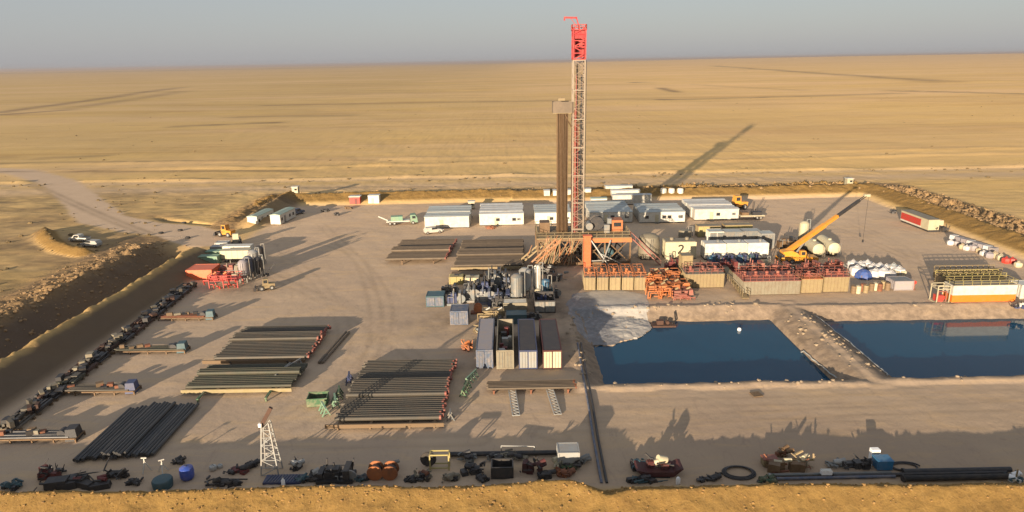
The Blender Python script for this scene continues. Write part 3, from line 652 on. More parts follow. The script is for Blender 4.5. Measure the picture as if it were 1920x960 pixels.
# ---- pipe racks: every pipe is a thing
PIPE = {}
def pipe_obj(L, r, m, cap=None):
    k = (round(L, 1), r, m, cap)
    if k not in PIPE:
        o = B().tube((-L/2, 0, 0), (L/2, 0, 0), r, 8).build('steel_pipe', m, None, True)
        if cap:
            B().tube((L/2-.2, 0, 0), (L/2+.05, 0, 0), r*1.1, 8).build('thread_protector', cap, o)
        PIPE[k] = [o, False]
    e = PIPE[k]
    if not e[1]: e[1] = True; return e[0]
    return copy_tree(e[0])
def lay(xc, y0, y1, L, r, n, m, label, group, z=.75, dirx=True, cap=None, jit=.15, shear=0.0, rz=0.0, second=0):
    f2 = R.uniform(.25, .55)
    for i in range(n+second):
        f = (i/(n-1)) if i < n else f2+(i-n+.5)/(n-1); zz = z if i < n else z+r*1.75
        o = pipe_obj(L, r, m, cap); yy = y0+(y1-y0)*f; xx = xc+shear*f+R.uniform(-jit, jit)
        if dirx: o.location = (xx, yy, zz); o.rotation_euler = (0, 0, rz+R.uniform(-.002, .002))
        else: o.location = (yy, xx, zz); o.rotation_euler = (0, 0, rad(90)+rz)
        tag(o, label, 'pipe', group)
def rackbeams(xs_, y0, y1, m, label, group, h=.55, front_rail=None, x0=0, x1=0, ry=.15):
    cx = sum(xs_)/len(xs_); t = thing('pipe_rack', label, 'rack', (cx, (y0+y1)/2), 0, group)
    for x in xs_:
        b = B().box(x-cx, 0, h-.18, .3, y1-y0, .18)
        n = max(2, int((y1-y0)/2.5))
        for i in range(n): b.box(x-cx, -(y1-y0)/2+.2+i*((y1-y0)-.4)/(n-1), 0, .2, .3, h-.18)
        b.build('beam', m, t)
    if front_rail: B().box((x0+x1)/2-cx, -(y1-y0)/2+ry, h-.3, x1-x0, .22, .5).build('front_rail', front_rail, t)
# rack 1 (left middle), two groups
a = pt(340, 733, .6); b_ = pt(545, 733, .6); L1 = b_[0]-a[0]
rackbeams([a[0]+3.2, b_[0]-2.8], a[1]-2.4, a[1]+7.6, 'green_paint', 'green-ended rack under the nearer group of left middle pipes', 'pipe racks', .6, 'rail_tan', a[0], b_[0], 2.3)
lay((a[0]+b_[0])/2+.1, a[1]+.6, a[1]+7.2, L1-.6, .25, 13, 'pipe_green', 'one of the green-grey pipes in the nearer group of the left middle rack', 'nearer group of pipes on the left middle rack', .85, shear=.3, jit=.2, second=3)
a = pt(395, 678, .6); b_ = pt(575, 678, .6)
rackbeams([a[0]+3, b_[0]-3], a[1]-.2, a[1]+13.5, 'dark_steel', 'dark rack under the farther group of left middle pipes', 'pipe racks', .6, 'timber', a[0]-1.2, b_[0]-.4)
lay((a[0]+b_[0])/2+.0, a[1]+.6, a[1]+12.8, b_[0]-a[0]-.4, .275, 22, 'pipe_grey', 'one of the grey pipes in the farther group of the left middle rack', 'farther group of pipes on the left middle rack', .85, shear=.4, jit=.35, cap='dusty_red', second=5)
p0, p1 = pt(600, 678, .2), pt(647, 625, .2)
for k in range(2):
    o = pipe_obj(12.0, .21, 'pipe_brown'); o.location = ((p0[0]+p1[0])/2+k*.5, (p0[1]+p1[1])/2, .25); o.rotation_euler = (0, 0, math.atan2(p1[1]-p0[1], p1[0]-p0[0])); tag(o, 'one of two loose pipes lying askew right of the left middle rack', 'pipe', 'two loose pipes lying askew')
# rack 2 (centre front)
a = pt(612, 792, .6); b_ = pt(832, 795, .6)
rackbeams([a[0]+1.6, a[0]+5.5, b_[0]-4.2, b_[0]-1.2], a[1]-.9, a[1]+17.6, 'timber', 'timber rack under the large central field of pipes', 'pipe racks', .5, 'timber', a[0], b_[0])
lay((a[0]+b_[0])/2+.3, a[1]+.5, a[1]+17.2, b_[0]-a[0]-1.4, .262, 32, 'pipe_grey', 'one of the dark pipes on the large central rack', 'pipes on the large central rack', .75, shear=.5, jit=.3, cap='dusty_red', second=9)
# green trestles at its ends
def trestle(px, py, rz, label, m='green_paint', n=3, s=1.0):
    x, y = pt(px, py); t = thing('pipe_trestle', label, 'trestle', (x, y), rz, 'green pipe trestles'); t.scale = (s, s, s)
    for k in range(n):
        q = k*.9; b = B().bar((-.5, q, 0), (0, q, 1.0), .14).bar((.5, q, 0), (0, q, 1.0), .14).bar((-.35, q, .35), (.35, q, .35), .1); b.build('leg', m, t)
    B().bar((0, -.3, 1.05), (0, (n-1)*.9+.3, 1.05), .22).build('beam', m, t)
trestle(612, 780, .5, 'pale green trestle at the near left corner of the central pipes', 'mint_paint', 3)
trestle(630, 765, .3, 'pale green trestle left of the central pipes, second from the near end', 'mint_paint', 3)
trestle(636, 750, .2, 'dark green trestle left of the central pipes', 'green_paint', 3)
trestle(655, 722, .2, 'dark trestle at the far left of the central pipes', 'navy_paint', 3)
trestle(868, 745, -.2, 'green trestle right of the central pipes, nearer one', 'green_paint', 4)
trestle(876, 722, -.4, 'mint green trestle right of the central pipes, farther one', 'mint_paint', 4)
trestle(845, 790, .1, 'grey trestle at the near right corner of the central pipes', 'grey_steel', 2)
trestle(520, 715, -.2, 'grey-green trestle at the right end of the nearer left middle pipes', 'grey_steel', 5)
trestle(540, 700, -.4, 'grey-green trestle between the two groups of left middle pipes', 'grey_steel', 4)
x, y = pt(597, 757); t = thing('waste_skip', 'green open skip left of the central pipe rack', 'skip', (x, y), .1)
b = B().box(0, -.95, .1, 2.6, .1, 1.1).box(0, .95, .1, 2.6, .1, 1.1).box(-1.25, 0, .1, .1, 1.8, 1.1).box(1.25, 0, .1, .1, 1.8, 1.1).box(0, 0, .1, 2.4, 1.8, .12); b.build('body', 'green_paint', t); B().box(0, -1.02, 1.15, 2.7, .1, .12).box(0, 1.02, 1.15, 2.7, .1, .12).build('rim', 'green_paint', t); B().box(-.2, -.2, .22, 1.8, 1.2, .4).build('contents', 'rust', t)
# rack 3 (left front, pipes running away from the camera)
a = pt(135, 866, .3); b_ = pt(255, 866, .3)
rackbeams([a[0]+.5], a[1]-.1, a[1], 'timber', 'timber bolster under the black pipes at the left front', 'pipe racks', .2) if False else None
t = thing('pipe_rack', 'low bearers under the black pipes at the left front', 'rack', ((a[0]+b_[0])/2, a[1]+6), 0, 'pipe racks')
for k in (-4, 4): B().box(.3, k, 0, b_[0]-a[0]+1, .25, .22).build('beam', 'timber', t)
lay(a[1]+6.2, a[0]+.2, b_[0]+1.2, 12.0, .22, 20, 'pipe_black', 'one of the black pipes in the left front stack', 'black pipes in the left front stack', .42, dirx=False, jit=.35, shear=.8, second=7)
# rack 4 and 5 beyond
a = pt(717, 490, .6); b_ = pt(838, 489, .6)
rackbeams([a[0]+4.5, b_[0]-3.0], a[1]-.9, a[1]+17, 'brown_steel', 'rack under the left one of the two far pipe fields', 'pipe racks', .8)
lay((a[0]+b_[0])/2+.3, a[1], a[1]+16.5, b_[0]-a[0]-1, .275, 30, 'pipe_brown', 'one of the brown-grey pipes in the left far pipe field', 'pipes in the left far pipe field', 1.05, shear=1.2, jit=.25, cap='dusty_red', second=6)
a = pt(846, 503, .6); b_ = pt(984, 500, .6)
rackbeams([a[0]+1.6, b_[0]-3.0], a[1]-.9, a[1]+22, 'tan_paint', 'tan rack under the right one of the two far pipe fields', 'pipe racks', .8, 'tan_paint', a[0], b_[0])
lay((a[0]+b_[0])/2+.1, a[1], a[1]+21, b_[0]-a[0]-1, .29, 36, 'pipe_brown', 'one of the brown pipes in the right far pipe field beside the rig', 'pipes in the right far pipe field', 1.15, shear=.6, jit=.2, second=8)
# rack 6: brown rack with two ladder-like trusses
a = pt(912, 733, .6); b_ = pt(1080, 733, .6)
rackbeams([a[0]+1, (a[0]+b_[0])/2, b_[0]-1], a[1], a[1]+2.4, 'rust', 'low rusty rack in front of the four containers', 'pipe racks', .6)
lay((a[0]+b_[0])/2, a[1]+.2, a[1]+2.2, b_[0]-a[0], .16, 6, 'pipe_brown', 'one of the rusty pipes in front of the four containers', 'rusty pipes in front of the containers', .8, cap='rust')
for (p, q, lab) in (((968, 781), (960, 737), 'grey lattice ramp lying below the rusty rack, left one'), ((1046, 779), (1030, 734), 'grey lattice ramp lying below the rusty rack, right one')):
    p_, q_ = pt(*p), pt(*q); t = thing('lattice_ramp', lab, 'ramp', (p_[0], p_[1]), math.atan2(q_[1]-p_[1], q_[0]-p_[0]), 'lattice ramps'); L = math.hypot(q_[0]-p_[0], q_[1]-p_[1])
    B().bar((0, -.45, .15), (L, -.45, .5), .12).bar((0, .45, .15), (L, .45, .5), .12).build('rail', 'pale_steel', t); b = B(); n = 9
    for i in range(n): b.bar((L*i/n, -.45, .15+.35*i/n), (L*(i+1)/n, .45, .15+.35*(i+1)/n), .09).bar((L*i/n, -.45, .15+.35*i/n), (L*i/n, .45, .15+.35*i/n), .09)
    b.build('rung', 'pale_steel', t)
#@@OBJECTS2
# ================================================================ drilling rig
RX, RY = 14.6, 148.0
t = thing('drilling_rig', 'tall drilling rig with white lattice mast, red top and orange substructure', 'drilling rig', (RX, RY))
FZ = 6.2
b = B()
for i in (-1.2, 1.2):
    for j in (-1.2, 1.2): b.bar((i, j, .6), (i, j, 43.2), .24)
for k in range(8): z_ = 1+k*6.0; b.bar((-1.2, -1.2, z_), (1.2, -1.2, z_), .2).bar((-1.2, 1.2, z_), (1.2, 1.2, z_), .2).bar((-1.2, -1.2, z_), (-1.2, 1.2, z_), .2).bar((1.2, -1.2, z_), (1.2, 1.2, z_), .2)
m_ = b.build('mast', 'mast_leg', t)
B().truss((0, 0, .7), (0, 0, 43.1), 2.3, 2.3, 26, .05, .11, (1, 0, 0)).build('bracing', 'mast_paint', m_)
B().truss((-1.0, -.9, FZ), (-1.0, -.9, 33), .5, .5, 26, .1, .06, (1, 0, 0)).bar((-.55, -1.0, FZ), (-.55, -1.0, 40), .14).bar((-.1, -.9, FZ), (-.1, -.9, 30), .12).build('guide_rail', 'guide_red', m_)
B().path([(.35, -1.1, 34), (.5, -1.15, 24), (.3, -1.1, 15), (.5, -1.1, FZ+1)], .1).path([(.75, -1.0, 30), (.7, -1.1, 18), (.9, -1.1, FZ+1)], .08).build('hose', 'rubber', m_)
B().box(.1, .3, 22, .9, .9, 2.2).box(.1, .3, 20.5, .5, .6, 1.5).tube((.1, .3, 12), (.1, .3, 20.5), .12).build('travelling_block', 'dark_steel', t)
B().bar((.75, .9, .6), (.75, .9, 40), .35).build('service_loop', 'dark_steel', t)
B().bar((-.2, 1.0, .6), (-.2, 1.0, 42), .3).build('standpipe', 'brown_steel', t)
b = B()
for k in range(4): b.bar((-.3+k*.2, .3, 24), (-.3+k*.2, .3, 46), .04)
b.build('drill_line', 'dark_steel', t)
b = B().truss((0, 0, 43.2), (0, 0, 49.4), 2.5, 2.5, 5, .32, .2, (1, 0, 0)); b.build('mast_top', 'mast_red', t)
cr = B().box(0, 0, 47.3, 2.2, 2.2, 1.5).box(0, 0, 48.9, 3.0, 3.0, .18).box(-.95, 0, 44, .12, 2.3, 3).box(.1, 1.1, 43.6, 2.2, .1, 5).build('crown_block', 'mast_red', t)
B().rail([(-1.45, -1.45), (1.45, -1.45), (1.45, 1.45), (-1.45, 1.45), (-1.45, -1.45)], 49.05, 1.0, .09, .7).build('handrail', 'red_paint', cr)
b = B().bar((.2, 0, 49), (-.6, 0, 51.6), .22).bar((-.4, 0, 51.4), (-3.1, 0, 51.5), .34).bar((.2, 0, 49), (-1.8, 0, 51.4), .1).bar((-3.0, 0, 51.5), (-3.0, 0, 50.9), .3); b.build('gin_pole', 'mast_red', cr)
# ladder with cage on the right face
b = B().bar((1.6, -.6, .6), (1.6, -.6, 43), .07).bar((1.6, -.1, .6), (1.6, -.1, 43), .07)
for k in range(70): b.bar((1.6, -.6, .8+k*.6), (1.6, -.1, .8+k*.6), .05)
b.build('ladder', 'white_paint', m_)
# fingerboard (racking platform)
fb = B().box(-3.4, -.2, 32.3, 4.0, 3.0, .25)
for k in range(9): fb.bar((-5.2, -1.5+k*.36, 33.1), (-1.5, -1.5+k*.36, 33.1), .1)
fb.build('racking_platform', 'tan_paint', t)
B().box(-3.4, -1.72, 32.4, 4.1, .08, 2.3).box(-5.45, -.2, 32.4, .08, 3.1, 2.3).box(-3.4, 1.35, 32.4, 4.1, .08, 2.3).build('wind_wall', 'pipe_brown', t)
B().box(-3.6, -.2, 34.9, 1.4, 1.2, .5).build('lamp_housing', 'tan_paint', t)
B().bar((-1.2, -1.2, 29), (-3, -1.4, 32.3), .18).bar((-1.2, 1.2, 29), (-3, 1.2, 32.3), .18).build('brace', 'brown_steel', t)
# substructure
sub = B()
for y0 in (-5.5, 5.5):
    sub.bar((-9, y0, .5), (11, y0, .5), .5).bar((-9, y0, FZ-.4), (11, y0, FZ-.4), .5)
    for x in (-9, -4.3, .8, 5.5, 11): sub.bar((x, y0, .5), (x, y0, FZ-.4), .35)
    for x0, x1 in ((-9, -4.3), (-4.3, .8), (.8, 5.5), (5.5, 11)): sub.bar((x0, y0, .5), (x1, y0, FZ-.4), .2).bar((x1, y0, .5), (x0, y0, FZ-.4), .2)
for x in (-9, .8, 11): sub.bar((x, -5.5, FZ-.4), (x, 5.5, FZ-.4), .4)
sub.build('substructure', 'brown_steel', t)
fl = B().box(1, 0, FZ-.15, 20.4, 11.4, .2).build('rig_floor', 'tan_paint', t)
B().box(6.5, -5.95, FZ-1.0, 9.5, .16, .95).build('floor_beam', 'orange_paint', t)
B().box(1.6, -6.3, 0, 1.5, 1.2, FZ+.6).box(1.6, -6.3, FZ+.6, 1.9, 1.5, .2).build('corner_column', 'vivid_orange', t)
B().rail([(-9, -5.6), (11, -5.6), (11, 5.6), (-9, 5.6), (-9, -5.6)], FZ+.05, 1.2, .08, 1.8).build('handrail', 'tan_paint', fl)
b = B()
for i in range(8):
    x = -9+i*.9; b.box(x, -5.72, FZ+.1-2.4, .84, .06, 2.3)
b.build('wind_wall', 'orange_paint', t) if False else None
for k, (x0, x1) in enumerate(((-11.5, -5.0), (-14.2, -7.0))):
    b = B().bar((x0, -6.6+k*1.5, .2), (x1, -5.7+k, FZ), .3).bar((x0+1.2, -6.6+k*1.5, .2), (x1+1.2, -5.7+k, FZ), .3)
    for i in range(9):
        f = i/9; b.bar((x0+(x1-x0)*f, -6.6+k*1.5+.9*f, .2+FZ*f), (x0+1.2+(x1-x0)*f, -6.6+k*1.5+.9*f, .2+FZ*f), .1)
    b.build('catwalk_ramp', ('brace_orange', 'tan_paint')[k], t)
# thatch of braces left of the floor
b = B(); rr = random.Random(3)
for i in range(16):
    x = -9.5+rr.uniform(0, 8); b.bar((x-rr.uniform(0, 2.5), -5.9-rr.random()*.8, rr.uniform(0, 2.5)), (x+rr.uniform(-1, 2), -5.7, FZ-rr.uniform(-.9, 2)), rr.choice((.08, .11, .15)))
b.build('cross_brace', 'brace_orange', t)
b = B()
for i in range(22):
    x = -8+rr.uniform(0, 7); b.bar((x-rr.uniform(0, 2), -6.0-rr.random(), rr.uniform(0, 1)), (x+rr.uniform(-1, 2), -5.8, FZ+rr.uniform(-2, 1)), rr.choice((.08, .12)))
b.build('cross_brace', 'tan_paint', t)
b = B().bar((2.4, -6.6, FZ-.3), (6.2, -7.4, .3), .22).bar((6.6, -6.6, FZ-.3), (4.6, -7.2, .3), .22).bar((2.6, -6.2, 1.2), (6.5, -6.6, 1.4), .16).bar((4.3, -7.2, 3.1), (9.2, -6.4, .4), .2); b.build('strut', 'pale_steel', t)
# drawworks, dog house, engines on and under the floor
dw = B().box(4.4, 1.5, FZ+.1, 3.6, 2.6, .5); dw.lathe([(1.5, -.3), (1.55, 0), (.9, .05), (.9, 1.7), (1.55, 1.75), (1.5, 2.1)], 4.4, FZ+1.9, 18, 'y').build('drawworks', 'dark_steel', t)
B().lathe([(.8, -1.5), (.8, 1.2)], 2.6, FZ+1.5, 14, 'y').box(7.2, .5, FZ+.1, .9, 1.2, 2.8).box(6.4, -1.5, FZ+.1, 1.2, .9, 1.8).build('motor', 'grey_steel', t)
B().box(8.9, 1.0, FZ+.1, 2.4, 3.2, 2.5).build('control_cabin', 'orange_paint', t); B().box(8.9, -.63, FZ+1.2, 1.6, .05, .9).build('window', 'glass', t)
B().box(-3.0, 2.5, FZ+.1, 2.2, 2.4, 2.4).box(-7.2, 1.0, FZ+.1, 2.2, 3, 2.2).build('dog_house', 'brown_steel', t)
B().box(4.5, 0, .2, 4.2, 5, 3).build('engine_housing', 'dark_steel', t); B().box(8.6, 1, .2, 2.6, 5, 4.2).build('engine_housing', 'dark_steel', t); B().box(-4, 1, .2, 5, 5, 3).build('engine_housing', 'dark_steel', t)
B().lathe([(.9, -4), (1.2, -3.8), (1.2, 1)], 6.6, 2.2, 14, 'y').build('blowout_preventer', 'teal_paint', t)
# stairs on the right
b = B()
for s_ in (-5.2, -4.0): b.bar((11, s_, FZ), (17.4, s_-2.0, .2), .26, .2).bar((11, s_, FZ+1.1), (17.4, s_-2.0, 1.3), .09)
for i in range(22):
    f = i/22; b.box(11+6.4*f, -4.6-2*f, FZ-(FZ-.2)*f, .28, 1.2, .05)
for i in range(7):
    f = i/6; b.bar((11+6.4*f, -5.2-2*f, FZ-(FZ-.2)*f), (11+6.4*f, -5.2-2*f, FZ-(FZ-.2)*f+1.1), .07)
b.build('stairway', 'dusty_red', t)
b = B().bar((5.6, -6.0, FZ-1.1), (12.4, -6.0, FZ-1.0), .12)
# racked stands of drill pipe
for i in range(8):
    for j in range(6):
        o = PIPE.get('stand')
        if o is None:
            o = B().tube((0, 0, 0), (0, 0, 27.4), .085, 6).build('drill_pipe_stand', 'brown_steel', None, True); PIPE['stand'] = o
        else: o = copy_tree(o)
        o.location = (RX-4.45+i*.30, RY-1.2+j*.42, FZ+.1); o.rotation_euler = (rad(R.uniform(-.15, .15)), rad(R.uniform(-.05, .2)), 0)
        tag(o, 'one stand of brown drill pipe racked upright left of the mast', 'drill pipe', 'drill pipe stands racked upright beside the mast')

# ================================================================ truck crane
x, y = pt(1497, 496)
t = thing('truck_crane', 'yellow telescopic crane with its boom raised to the right', 'crane', (x, y+1.5), 0)
B().prism([(-3.6, .9), (-3.6, 1.5), (3.4, 1.5), (4.3, 1.4), (4.4, .7), (-3.4, .7)], -1.25, 1.25).build('chassis', 'yellow_paint', t)
for xx in (-2.6, -1.3, 2.0, 3.3):
    for yy in (-1.1, 1.1): wheel(t, xx, yy, .55, .35)
B().prism([(-3.2, 1.5), (-3.3, 2.7), (-1.6, 3.0), (-.2, 2.4), (.6, 1.6)], -1.1, 1.1).build('turntable', 'yellow_paint', t)
c_ = B().prism([(.4, 1.5), (.4, 2.9), (1.5, 2.9), (2.0, 1.5)], -1.2, -.2).build('operator_cab', 'yellow_paint', t); B().box(1.0, -1.22, 2.0, .8, .04, .7).build('window', 'glass', c_)
B().box(-3.4, 0, 1.2, .8, 2.4, 1.0).build('counterweight', 'dark_steel', t)
tip = P(1627, 370); d_ = (Vector((79.5, 150, 13.0))-Vector((x-2.0, y+1.5, 2.6))); Lb = d_.length; d_.normalize(); o0 = Vector((-2.0, 0, 2.6))
B().bar(o0, o0+d_*Lb*.46, .95, .85).build('boom', 'yellow_paint', t)
B().bar(o0+d_*Lb*.46, o0+d_*Lb*.62, .75, .65).build('boom_section', 'yellow_paint', t)
B().bar(o0+d_*Lb*.56, o0+d_*Lb*.9, .62, .55).build('boom_section', 'dark_steel', t)
B().bar(o0+d_*Lb*.88+Vector((0, .2, .2)), o0+d_*Lb+Vector((0, .2, 0)), .14).bar(o0+d_*Lb*.88-Vector((0, .2, .1)), o0+d_*Lb-Vector((0, .2, .1)), .14).build('boom_jib', 'dark_steel', t)
e_ = o0+d_*Lb
B().box(e_.x, e_.y, e_.z-.35, 1.3, .7, .55).build('boom_head', 'cream_paint', t)
B().bar((-.4, 0, 1.7), tuple(o0+d_*Lb*.26), .28).build('lift_ram', 'pale_steel', t)
h_ = B().bar((e_.x+.4, e_.y, e_.z-.3), (e_.x+.4, e_.y, 2.6), .05).build('hoist_line', 'dark_steel', t); B().box(e_.x+.4, e_.y, 2.1, .3, .3, .6).build('hook_block', 'dark_steel', h_)
for sx in (-3.2, 3.0): B().bar((sx, -2.4, 1.0), (sx, 2.4, 1.0), .2).box(sx, -2.4, 0, .5, .5, 1).box(sx, 2.4, 0, .5, .5, 1).build('outrigger', 'yellow_paint', t)

# ================================================================ general industrial builders
def shell_box(b, L, D, H, z=.2, t=.1):
    return b
def ribbed(b, L, D, H, z0=0.0, step=.8, rib=.1, faces=('f',), over=0.0):
    b.box(0, 0, z0, L, D, H)
    n = max(1, int(L/step))
    for i in range(n+1): b.box(-L/2+rib/2+i*(L-rib)/n, -D/2-rib/2, z0+.02, rib, rib, H-.04)
    n = max(1, int(D/step))
    for i in range(n+1):
        for s_ in (-1, 1): b.box(s_*(L/2+rib/2), -D/2+rib/2+i*(D-rib)/n, z0+.02, rib, rib, H-.04)
    return b
def container(loc, W, L, H, rz, label, wall='grey_steel', roof=None, group=None, doorm=None, open_top=False, name='shipping_container', cat='container', z0=.12, doors=True):
    """long axis along local y, door end at -y"""
    t = thing(name, label, cat, loc, rz, group)
    if open_top:
        b = B(); th = .08
        b.box(-W/2+th/2, 0, z0, th, L, H).box(W/2-th/2, 0, z0, th, L, H).box(0, L/2-th/2, z0, W-2*th-.01, th, H).box(0, -L/2+th/2, z0, W-2*th-.01, th, H).box(0, 0, z0, W-2*th-.01, L-2*th-.01, .15)
    else: b = B().box(0, 0, z0, W, L, H)
    n = int(L/.45)
    for i in range(n):
        for s_ in (-1, 1): b.box(s_*(W/2+.02), -L/2+.2+i*(L-.4)/(n-1), z0+.15, .05, .22, H-.3)
    b.build('body', wall, t)
    f = B()
    for s_ in (-1, 1):
        for e in (-1, 1): f.box(s_*(W/2-.02), e*(L/2-.0), z0-.1, .18, .18, H+.14)
        f.box(s_*(W/2-.0), 0, z0+H-.06, .14, L, .14)
    for e in (-1, 1): f.box(0, e*L/2, z0+H-.06, W, .14, .14).box(0, e*L/2, z0-.08, W, .14, .14)
    f.build('frame', wall, t)
    if roof and not open_top: B().box(0, 0, z0+H, W-.2, L-.2, .05).build('roof', roof, t)
    if doors:
        for s_ in (-1, 1):
            d = B().box(s_*W/4, -L/2-.07, z0+.1, W/2-.16, .06, H-.25).build('door', doorm or wall, t)
            q = B()
            for k in (-.22, .22): q.tube((s_*W/4+k, -L/2-.13, z0+.15), (s_*W/4+k, -L/2-.13, z0+H-.2), .03, 6)
            q.build('lock_bar', 'grey_steel', d)
    return t
def tank_h(loc, L, r, rz, label, m='white_paint', group=None, z=.5):
    """horizontal cylinder, long axis local y"""
    t = thing('horizontal_tank', label, 'tank', loc, rz, group)
    B().lathe([(r*.3, -L/2-.35), (r*.75, -L/2-.25), (r, -L/2), (r, L/2), (r*.75, L/2+.25), (r*.3, L/2+.35)], 0, z+r, 20, 'y').build('shell', m, t, True)
    for yy in (-L*.32, L*.32): B().box(0, yy, 0, r*1.7, .35, z+r*.45).build('saddle', 'dark_steel', t)
    B().lathe([(.35, z+2*r-.05), (.35, z+2*r+.25), (.42, z+2*r+.3)], 0, -L*.1, 12).build('manhole', m, t)
    B().bar((r*.6, -L/2-.3, 0), (r*.6, -L/2-.3, z+2*r), .06).bar((r*.6+.4, -L/2-.3, 0), (r*.6+.4, -L/2-.3, z+2*r), .06).build('ladder', 'grey_steel', t)
    return t
def silo(loc, r, H, label, m, group=None, cone=True):
    t = thing('silo', label, 'silo', loc, 0, group); zz = 1.6 if cone else .2
    pr = [(.25, .6), (r, zz), (r, zz+H), (r*.55, zz+H+.45), (.2, zz+H+.5)] if cone else [(r, .15), (r, H), (r*.9, H+.25), (.2, H+.4)]
    B().lathe(pr, n=18).build('shell', m, t, True)
    for i, j in ((-1, -1), (1, -1), (1, 1), (-1, 1)): B().box(i*r*.72, j*r*.72, 0, .16, .16, zz+.6).build('leg', 'grey_steel', t)
    B().bar((.2, -r-.08, .3), (.2, -r-.08, zz+H), .05).bar((-.2, -r-.08, .3), (-.2, -r-.08, zz+H), .05).build('ladder', 'pale_steel', t)
    B().path([(r*.5, 0, zz+H+.2), (r*.5, 0, zz+H+.9), (r+.3, 0, zz+H+.9), (r+.3, 0, .4)], .09).build('fill_pipe', 'grey_steel', t)
    return t
def genset(loc, L, D, H, rz, label, m, m2='dark_steel', group=None, seed=0):
    """engine skid: long axis local x"""
    t = thing('engine_skid', label, 'engine', loc, rz, group); rr = random.Random(seed)
    B().box(0, -D/2+.15, 0, L, .3, .4).box(0, D/2-.15, 0, L, .3, .4).box(0, 0, .28, L, D-.62, .1).build('skid', m2, t)
    B().box(-L*.08, 0, .38, L*.42, D*.55, H*.55).box(-L*.08, 0, .38+H*.55, L*.36, D*.36, H*.16).build('engine_block', m, t)
    B().box(L*.33, 0, .38, L*.16, D*.9, H*.82).build('radiator', m2, t)
    B().lathe([(D*.33, -.1), (D*.33, .12)], 0, 0, 16, 'y').build('fan', 'grey_steel', t, False, (L*.42, -D*.3, H*.5))
    B().box(-L*.40, 0, .38, L*.14, D*.7, H*.5).build('generator', m, t)
    e = B()
    for k in (-.25, .25): B().tube((-L*.08, k*D, H*.6), (-L*.08, k*D, H*1.15), .12, 10).tube((-L*.2, k*D*.8, H*.62), (L*.12, k*D*.8, H*.62), .11, 8).build('exhaust', m2, t)
    e = B()
    for k in range(7):
        a = Vector((rr.uniform(-L/2, L/2), rr.uniform(-D/2, D/2), rr.uniform(.3, H*.8))); c = Vector((rr.uniform(-L/2, L/2), a.y, a.z)); e.path([a, c, (c.x, c.y, .35)], .06)
    e.build('pipework', 'grey_steel', t)
    return t
def shaker(loc, L, D, H, label, m, group=None, seed=0, m2='grey_steel'):
    """manifold / shale shaker unit with platform, rails, motors and pipes"""
    t = thing('shaker_unit', label, 'machinery', loc, 0, group); rr = random.Random(seed)
    b = B()
    for i in range(3):
        for j in (-1, 1): b.box(-L/2+.1+i*(L-.2)/2, j*(D/2-.1), 0, .18, .18, H*.55)
    b.box(0, 0, H*.5, L, D, .14); b.build('platform', m, t)
    B().rail([(-L/2, -D/2), (L/2, -D/2), (L/2, D/2), (-L/2, D/2), (-L/2, -D/2)], H*.5+.1, 1.05, .08, 1.2).build('handrail', m, t)
    for k in range(max(2, int(L/2.2))):
        x = -L/2+1.0+k*2.1
        q = B().prism([(x-.8, H*.5+.14), (x-.9, H*.5+.9), (x+.6, H*.5+1.2), (x+.8, H*.5+.14)], -D*.3, D*.3).build('screen_box', m, t)
        B().tube((x-.4, 0, H*.5+1.1), (x+.3, 0, H*.5+1.5), .2, 10).build('motor', m2, q)
    e = B()
    for k in range(14):
        a = Vector((rr.uniform(-L/2, L/2), -D/2-rr.uniform(0, .6), rr.uniform(.1, H))); c = a+Vector((rr.uniform(-1.6, 1.6), 0, 0)); e.path([a, c, c+Vector((0, rr.uniform(0, 1), -min(a.z, rr.uniform(.2, 1.6))))], rr.choice((.07, .1, .14)))
    e.build('pipework', m, t); return t
def mudtank(loc, L, D, H, rz, label, wall, top, group=None, seed=0, agit=3, topm=None):
    t = thing('mud_tank', label, 'tank', loc, rz, group); rr = random.Random(seed)
    ribbed(B(), L, D, H, .15, .62, .1).build('wall', wall, t)
    B().box(0, 0, H+.15, L+.3, D+.2, .08).build('walkway', top, t)
    B().rail([(-L/2, -D/2), (L/2, -D/2), (L/2, D/2), (-L/2, D/2), (-L/2, -D/2)], H+.2, 1.05, .07, 1.2).build('handrail', topm or top, t)
    for k in range(agit):
        x = -L/2+(k+.5)*L/agit; a = B().box(x, 0, H+.22, 1.1, .9, .35).lathe([(.3, H+.55), (.32, H+1.15), (.2, H+1.25)], x, 0, 12).build('agitator', topm or top, t)
    e = B()
    for k in range(int(L*1.2)):
        a = Vector((rr.uniform(-L/2, L/2), rr.uniform(-D/2, D/2), H+.3+rr.random()*.5)); e.tube(a, a+Vector((rr.uniform(-1.3, 1.3), rr.uniform(-.5, .5), rr.uniform(-.1, .3))), rr.choice((.07, .11)), 6)
    e.build('pipework', topm or top, t); return t
